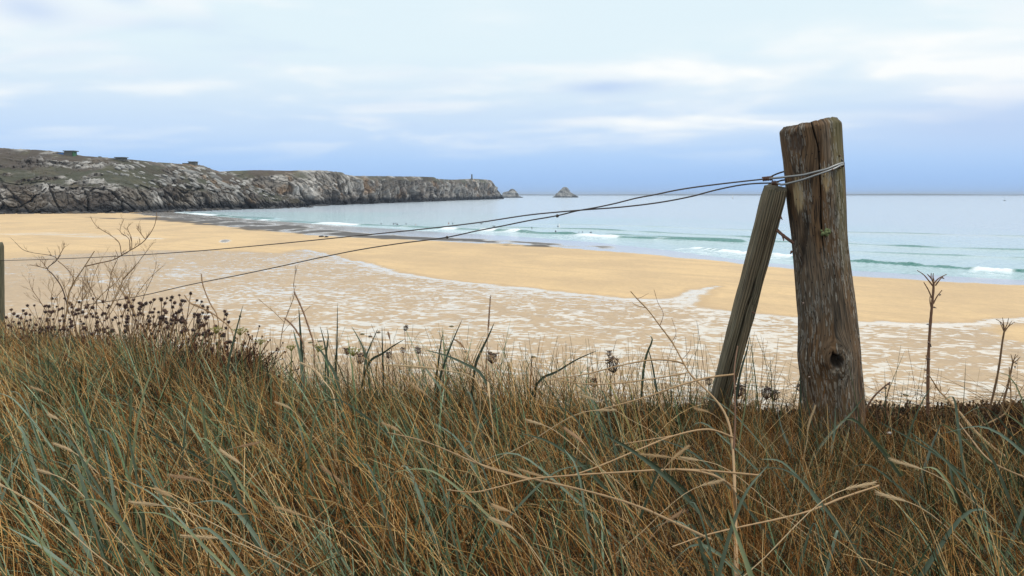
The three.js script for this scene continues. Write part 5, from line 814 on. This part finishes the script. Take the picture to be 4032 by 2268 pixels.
{
  const a = thing('dead_shrub', 'tallest dead shrub with bare forked branches reaching above the wire', 'shrub');
  twigs(a, [[-2.986,13.134,-4.8],[-2.957,13.242,-4.8],[-2.937,13.349,-4.8],[-2.899,13.422,-4.8],[-2.818,13.532,-4.8],[-2.746,13.633,-4.8]], 0.008, 0.004, paleStem, 6, 0.12);
  twigs(a, [[-2.814,13.532,-4.8],[-2.727,13.552,-4.8],[-2.621,13.577,-4.8],[-2.562,13.609,-4.8],[-2.436,13.682,-4.8],[-2.393,13.722,-4.8],[-2.34,13.802,-4.8],[-2.32,13.89,-4.8]], 0.0065, 0.0022, deadStem, 10, 0.06);
  for (const p of [[[-2.57,13.609,-4.8],[-2.581,13.69,-4.8],[-2.634,13.738,-4.8],[-2.718,13.794,-4.8],[-2.758,13.858,-4.8]], [[-2.486,13.637,-4.75],[-2.488,13.717,-4.75],[-2.541,13.765,-4.75],[-2.512,13.844,-4.75]], [[-2.525,13.638,-4.85],[-2.524,13.719,-4.85],[-2.544,13.784,-4.85],[-2.522,13.808,-4.85]], [[-2.41,13.714,-4.8],[-2.432,13.746,-4.8],[-2.461,13.786,-4.8]], [[-2.519,13.458,-4.7],[-2.451,13.522,-4.7],[-2.383,13.602,-4.7],[-2.306,13.696,-4.7]], [[-2.697,13.299,-4.8],[-2.665,13.398,-4.8],[-2.642,13.496,-4.8],[-2.595,13.593,-4.8],[-2.608,13.642,-4.8]]]) twigs(a, p, 0.0042, 0.0016, deadStem, 7, 0.05, 1);
  const b = thing('dead_shrub', 'dead shrub with one dark crooked stem crossing the wire near the far post', 'shrub');
  twigs(b, [[-3.07,13.184,-5],[-3.08,13.27,-5],[-3.106,13.373,-5],[-3.159,13.458,-5],[-3.193,13.496,-5],[-3.121,13.559,-5],[-3.14,13.58,-5],[-3.339,13.622,-5],[-3.401,13.681,-5]], 0.0075, 0.0018, darkStem, 8, 0.06);
  for (const p of [[[-3.121,13.559,-5],[-3.088,13.61,-5],[-3.059,13.652,-5]], [[-3.193,13.496,-5],[-3.212,13.525,-5],[-3.231,13.551,-5]], [[-3.193,13.496,-5],[-3.239,13.508,-5],[-3.313,13.525,-5]], [[-3.117,13.551,-5],[-3.062,13.5,-5],[-3.025,13.441,-5],[-3.013,13.373,-5]]]) twigs(b, p, 0.0042, 0.002, deadStem, 6, 0.06);
  const c = thing('dead_shrub', 'pale tangle of thin dead twigs low behind the seed heads', 'shrub');
  for (let k = 0; k < 26; k++) { const x0 = rr(200, 1150), x1 = x0 + rr(-330, 330), y1 = rr(430, 720); twigs(c, [V([-3.2,13.948,-4.6]).set(0, 0, 0)].slice(1).concat([0, 0.4, 0.75, 1].map(t => { const zx = lerp(x0, x1, Math.pow(t, 1.3)) + rr(-25, 25), zy = lerp(930, y1, t), d = 4.6 + (k % 7) * 0.12; const px = zx * 0.3086, py = 511 + zy * 0.3086, q = (724.5 - py) / 1839.25; return new THREE.Vector3((px - 1288) / 1839.25 * d * 1.0 / (0.992 + q * 0.1265), 14 + d * (q * 0.992 - 0.1265) / (0.992 + q * 0.1265), -d); })), rr(0.003, 0.005), 0.0014, k % 4 ? paleStem : deadStem, 9, 0.10, 1); }
  const d = thing('dead_shrub', 'small leafless sprig rising behind the dark blade and ears', 'shrub');
  twigs(d, [[-0.89,13.412,-2.75],[-0.873,13.504,-2.75],[-0.846,13.572,-2.75],[-0.827,13.622,-2.75],[-0.827,13.663,-2.75],[-0.82,13.701,-2.75],[-0.814,13.723,-2.75]], 0.0022, 0.0009, deadStem, 12, 0.035, 1); twigs(d, [[-0.87,13.519,-2.75],[-0.899,13.55,-2.75],[-0.928,13.576,-2.75],[-0.961,13.605,-2.75]], 0.0014, 0.0008, deadStem, 8, 0.03, 0); twigs(d, [[-0.889,13.468,-2.78],[-0.85,13.514,-2.78],[-0.81,13.545,-2.78],[-0.775,13.575,-2.78]], 0.0013, 0.0007, deadStem, 8, 0.03, 0);
}
// ------------------------------------------------------------------ stalks with snails, broken stalk, thorny branch
function stalk(label, stem, r, rays, m) { const o = thing('dead_stalk', label, 'dead stalk'); part('stem', tube(stem, r, r * 0.55, 7, 40, 0.25), m, o); for (const p of rays) part('ray', tube(p, r * 0.42, r * 0.2, 5, 8, 0.2), m, o); return o; }
const DS = 2.62;
stalk('tallest dead stalk with forked top and many small snails', [[1.552,12.993,-2.62],[1.545,13.08,-2.62],[1.534,13.222,-2.62],[1.527,13.335,-2.62],[1.522,13.435,-2.62],[1.521,13.534,-2.62],[1.522,13.6,-2.62],[1.523,13.649,-2.62],[1.522,13.687,-2.62]], 0.0068, [[[1.522,13.671,-2.62],[1.499,13.698,-2.62],[1.484,13.714,-2.62],[1.459,13.73,-2.62]], [[1.509,13.692,-2.6],[1.496,13.708,-2.6],[1.485,13.719,-2.6]], [[1.528,13.69,-2.63],[1.524,13.705,-2.63],[1.524,13.719,-2.63]], [[1.512,13.687,-2.6],[1.527,13.703,-2.6],[1.554,13.718,-2.6]], [[1.546,13.671,-2.65],[1.56,13.692,-2.65],[1.572,13.706,-2.65]], [[1.519,13.63,-2.62],[1.504,13.66,-2.62],[1.486,13.687,-2.62]], [[1.526,13.608,-2.62],[1.538,13.635,-2.62],[1.554,13.658,-2.62]], [[1.519,13.597,-2.62],[1.514,13.616,-2.62],[1.512,13.635,-2.62]], [[1.538,13.683,-2.65],[1.529,13.7,-2.65],[1.528,13.717,-2.65]]], redStem);
stalk('middle-height dead stalk with a crown of thin rays', [[1.69,13.11,-2.55],[1.699,13.165,-2.55],[1.709,13.204,-2.55],[1.727,13.309,-2.55],[1.736,13.39,-2.55],[1.741,13.488,-2.55],[1.745,13.53,-2.55]], 0.005, [[[1.744,13.525,-2.55],[1.733,13.549,-2.55],[1.711,13.564,-2.55]], [[1.73,13.529,-2.53],[1.726,13.55,-2.53],[1.72,13.573,-2.53]], [[1.759,13.524,-2.57],[1.766,13.543,-2.57],[1.769,13.565,-2.57]], [[1.745,13.525,-2.55],[1.761,13.541,-2.55],[1.778,13.554,-2.55]], [[1.726,13.526,-2.52],[1.735,13.542,-2.52],[1.746,13.562,-2.52]], [[1.764,13.514,-2.58],[1.755,13.531,-2.58],[1.747,13.547,-2.58]]], deadStem);
stalk('shorter dead stalk with a tufted top beside the middle one', [[1.709,13.138,-2.5],[1.718,13.187,-2.5],[1.725,13.258,-2.5],[1.739,13.338,-2.5],[1.745,13.386,-2.5],[1.75,13.424,-2.5]], 0.0048, [[[1.749,13.418,-2.5],[1.745,13.434,-2.5],[1.74,13.448,-2.5]], [[1.75,13.421,-2.5],[1.754,13.437,-2.5],[1.757,13.449,-2.5]], [[1.752,13.418,-2.5],[1.765,13.429,-2.5],[1.773,13.439,-2.5]], [[1.763,13.411,-2.52],[1.767,13.424,-2.52],[1.778,13.44,-2.52]], [[1.748,13.386,-2.5],[1.741,13.376,-2.5],[1.738,13.402,-2.5]]], deadStem);
stalk('snapped reddish stalk folded over beside the thick post', [[1.169,13.267,-2.35],[1.171,13.284,-2.35],[1.18,13.312,-2.35],[1.195,13.338,-2.35],[1.223,13.368,-2.35],[1.246,13.388,-2.35]], 0.0042, [[[1.246,13.388,-2.35],[1.241,13.353,-2.35],[1.237,13.307,-2.35],[1.238,13.277,-2.35]], [[1.193,13.334,-2.33],[1.222,13.303,-2.33],[1.244,13.263,-2.33],[1.273,13.192,-2.33]], [[1.183,13.294,-2.36],[1.197,13.309,-2.36],[1.206,13.325,-2.36]], [[1.198,13.33,-2.34],[1.202,13.29,-2.34],[1.21,13.244,-2.34]]], redStem);
{
  const o = thing('thorny_branch', 'pale thin branch with short side twigs leaning among the stalks', 'branch');
  part('branch', tube([[1.405,13.258,-2],[1.419,13.263,-2.1],[1.431,13.28,-2.2],[1.453,13.297,-2.3],[1.442,13.328,-2.35],[1.44,13.344,-2.4],[1.418,13.375,-2.4],[1.402,13.398,-2.4]], 0.0058, 0.0018, 6, 40, 0.2), paleStem, o);
  for (const p of [[[1.446,13.339,-2.4],[1.442,13.36,-2.4],[1.433,13.378,-2.4]], [[1.447,13.334,-2.38],[1.456,13.347,-2.38],[1.462,13.36,-2.38]], [[1.442,13.328,-2.35],[1.422,13.333,-2.35],[1.403,13.338,-2.35]], [[1.448,13.316,-2.33],[1.457,13.328,-2.33],[1.461,13.338,-2.33]], [[1.45,13.309,-2.32],[1.425,13.314,-2.32],[1.408,13.319,-2.32]], [[1.455,13.304,-2.32],[1.458,13.321,-2.32],[1.459,13.334,-2.32]], [[1.429,13.36,-2.4],[1.424,13.355,-2.4],[1.424,13.349,-2.4]]]) part('side_twig', tube(p, 0.0016, 0.0008, 4, 6), paleStem, o);
  const q = thing('thorny_branch', 'grey curved twig lying low behind the shorter stalk', 'branch');
  part('branch', tube([[1.574,13.205,-2.42],[1.604,13.216,-2.42],[1.643,13.234,-2.42],[1.682,13.261,-2.42],[1.696,13.297,-2.42],[1.692,13.36,-2.42],[1.682,13.422,-2.42]], 0.0038, 0.0014, 5, 36, 0.2), paleStem, q); for (const p of [[[1.694,13.292,-2.42],[1.678,13.302,-2.42],[1.665,13.334,-2.42]], [[1.693,13.344,-2.42],[1.674,13.354,-2.42],[1.661,13.362,-2.42]], [[1.601,13.226,-2.4],[1.572,13.261,-2.4],[1.562,13.264,-2.4]]]) part('side_twig', tube(p, 0.0016, 0.0008, 4, 6), paleStem, q);
}
const snailGeo = (() => { const p = []; for (let i = 0; i <= 24; i++) { const t = i / 24; p.push(new THREE.Vector2(0.42 * (1 - t) * (1 + 0.16 * Math.sin(t * 34)) + 0.002, t * 1.5)); } p.unshift(new THREE.Vector2(0.001, -0.12), new THREE.Vector2(0.3, -0.1)); return new THREE.LatheGeometry(p, 9); })();
const snailMats = [[0.17, 0.115, 0.085], [0.25, 0.19, 0.15], [0.11, 0.075, 0.06]].map(c => mat(c, 0.55));
const snail = (p, label, group, s = 0.0068) => { const m = single('snail', snailGeo, pick(snailMats), label, 'snail', p, group); m.scale.setScalar(s * rr(0.85, 1.2)); m.rotation.set(rr(-0.5, 0.5), rr(0, 6), pick([-1, 1]) * rr(1.2, 2.4)); };
for (const p of [[1.508,13.535,-2.61],[1.515,13.531,-2.61],[1.513,13.469,-2.61],[1.52,13.462,-2.61],[1.523,13.453,-2.61],[1.508,13.419,-2.61],[1.51,13.408,-2.61],[1.517,13.409,-2.61],[1.524,13.407,-2.61],[1.517,13.397,-2.61],[1.512,13.365,-2.61],[1.515,13.336,-2.61],[1.52,13.346,-2.61],[1.513,13.317,-2.61],[1.524,13.248,-2.61],[1.533,13.241,-2.61],[1.54,13.225,-2.61]]) snail(p, 'small conical brown snail clinging to the tallest dead stalk', 'snails on the tallest stalk');
for (const p of [[1.537,13.645,-2.6],[1.517,13.599,-2.6],[1.54,13.706,-2.6]]) snail(p, 'small conical snail high on the forks of the tallest stalk', 'snails on the forks');
for (const p of [[1.755,13.418,-2.49],[1.751,13.407,-2.49],[1.744,13.32,-2.49],[1.741,13.33,-2.49]]) snail(p, 'small conical snail on the shorter tufted stalk', 'snails on the shorter stalk');
for (const p of [[1.209,13.359,-2.33],[1.234,13.386,-2.33],[1.225,13.373,-2.33]]) snail(p, 'small conical snail on the snapped reddish stalk', 'snails on the snapped stalk');
snail([0.913,13.446,-2.19], 'pale snail shell on the post beside the knot', null); snail([0.884,13.675,-2.195], 'white snail stuck halfway up the thick post', null);
{ const s = single('empty_shell', new THREE.SphereGeometry(0.0075, 14, 10).scale(1.3, 0.85, 1), mat([0.62, 0.60, 0.55], 0.5), 'round white empty shell on the brown scrub', 'shell', [1.237,13.223,-2.32]); }
// ------------------------------------------------------------------ long dry branched plant lying over the foreground
{
  const o = thing('dry_branched_plant', 'big dry plant with a pale leaning stem and long arching side branches', 'plant');
  part('stem', tube([[0.324,13.346,-0.98],[0.364,13.398,-1.12],[0.402,13.404,-1.25],[0.446,13.408,-1.4],[0.474,13.419,-1.5],[0.5,13.437,-1.6],[0.516,13.457,-1.68],[0.518,13.475,-1.74],[0.51,13.491,-1.8],[0.484,13.517,-1.84],[0.463,13.538,-1.86],[0.446,13.57,-1.88],[0.423,13.614,-1.9],[0.39,13.657,-1.9],[0.358,13.699,-1.9],[0.325,13.733,-1.9],[0.311,13.749,-1.9]], 0.004, 0.0013, 7, 60, 0.3), paleStem, o);
  for (const [p, r, m] of [
    [[[0.451,13.56,-1.88],[0.42,13.572,-1.86],[0.36,13.579,-1.84],[0.272,13.574,-1.8],[0.19,13.558,-1.78],[0.09,13.546,-1.76]], 0.0036, 0],
    [[[0.46,13.541,-1.86],[0.367,13.536,-1.82],[0.26,13.533,-1.78],[0.179,13.537,-1.76],[0.1,13.548,-1.76]], 0.0028, 0],
    [[[0.497,13.434,-1.58],[0.504,13.492,-1.6],[0.507,13.551,-1.62],[0.51,13.593,-1.64],[0.518,13.621,-1.66],[0.528,13.649,-1.68]], 0.0034, 1],
    [[[0.51,13.591,-1.64],[0.444,13.588,-1.62],[0.368,13.573,-1.6],[0.293,13.553,-1.58],[0.193,13.535,-1.55]], 0.0036, 0],
    [[[0.507,13.448,-1.62],[0.429,13.49,-1.55],[0.348,13.494,-1.5],[0.258,13.492,-1.42],[0.156,13.5,-1.3],[0.108,13.504,-1.25]], 0.0036, 0],
    [[[0.339,13.492,-1.5],[0.257,13.493,-1.46],[0.211,13.493,-1.44]], 0.0022, 0],
    [[[0.423,13.402,-1.32],[0.411,13.454,-1.3],[0.379,13.489,-1.27],[0.331,13.515,-1.24],[0.285,13.527,-1.22]], 0.0048, 0],
    [[[0.326,13.729,-1.9],[0.342,13.73,-1.92],[0.362,13.741,-1.92]], 0.0012, 1], [[[0.39,13.657,-1.9],[0.398,13.689,-1.9],[0.387,13.717,-1.92],[0.376,13.751,-1.92]], 0.0014, 1], [[[0.423,13.614,-1.9],[0.433,13.636,-1.9],[0.425,13.675,-1.92]], 0.0012, 1], [[[0.446,13.57,-1.88],[0.466,13.597,-1.88],[0.468,13.624,-1.88]], 0.0012, 1], [[[0.352,13.705,-1.9],[0.326,13.712,-1.9],[0.315,13.72,-1.9]], 0.001, 1]]) part('side_branch', tube(p, r * 0.7, r * 0.35, 6, 30, 0.3), m ? redStem : paleStem, o);
  const q = thing('fallen_stem', 'long pale fallen stem lying on the grass, forked at its tip', 'stem');
  part('stem', tube([[0.458,13.488,-1.29],[0.362,13.494,-1.298],[0.293,13.501,-1.286],[0.194,13.507,-1.257],[0.105,13.514,-1.225],[0.029,13.514,-1.207],[-0.025,13.514,-1.172],[-0.064,13.514,-1.152],[-0.108,13.514,-1.162]], 0.0022, 0.001, 6, 60, 0.35), paleStem, q);
  part('side_branch', tube([[0.029,13.514,-1.207],[-0.012,13.52,-1.221],[-0.051,13.526,-1.239],[-0.087,13.526,-1.303]], 0.002, 0.0012, 5, 20, 0.15), paleStem, q);
  const u = thing('fallen_stem', 'unforked fallen stem crossing the long forked one in the grass', 'stem');
  part('stem', tube([[-0.26,13.507,-1.478],[-0.183,13.507,-1.428],[-0.122,13.507,-1.366],[-0.065,13.507,-1.302],[0.029,13.507,-1.231],[0.128,13.507,-1.172],[0.198,13.507,-1.116],[0.248,13.507,-1.053],[0.287,13.507,-0.999]], 0.0012, 0.0023, 6, 60, 0.35), paleStem, u);
  const w = thing('fallen_stem', 'pale fallen stem lying in the grass before the thick post', 'stem');
  part('stem', tube([[0.683,13.462,-1.305],[0.592,13.462,-1.251],[0.514,13.462,-1.198],[0.436,13.475,-1.137],[0.367,13.488,-1.085],[0.289,13.501,-1.027],[0.226,13.507,-0.978]], 0.0022, 0.001, 6, 50, 0.35), paleStem, w);
  const y = thing('fallen_stem', 'thick pale stem end poking up at the foot of the scrub', 'stem');
  part('stem', tube([[1.187,13.36,-1.546],[1.17,13.36,-1.603],[1.158,13.36,-1.691],[1.218,13.36,-1.879],[1.27,13.36,-2.017]], 0.003, 0.0016, 6, 30, 0.35), paleStem, y);
}

// ------------------------------------------------------------------ put each thing's origin at its base
for (const o of scene.children) {
  if (!o.isGroup || o.userData.kind === 'structure' || o.position.lengthSq() > 0) continue;
  const b = new THREE.Box3().setFromObject(o); if (b.isEmpty()) continue; const p = new THREE.Vector3((b.min.x + b.max.x) / 2, b.min.y, (b.min.z + b.max.z) / 2);
  o.position.copy(p); for (const c of o.children) c.position.sub(p);
}
scene.traverse(m => { if (m.isMesh) { m.castShadow = true; m.receiveShadow = true; } });
renderer.render(scene, camera);
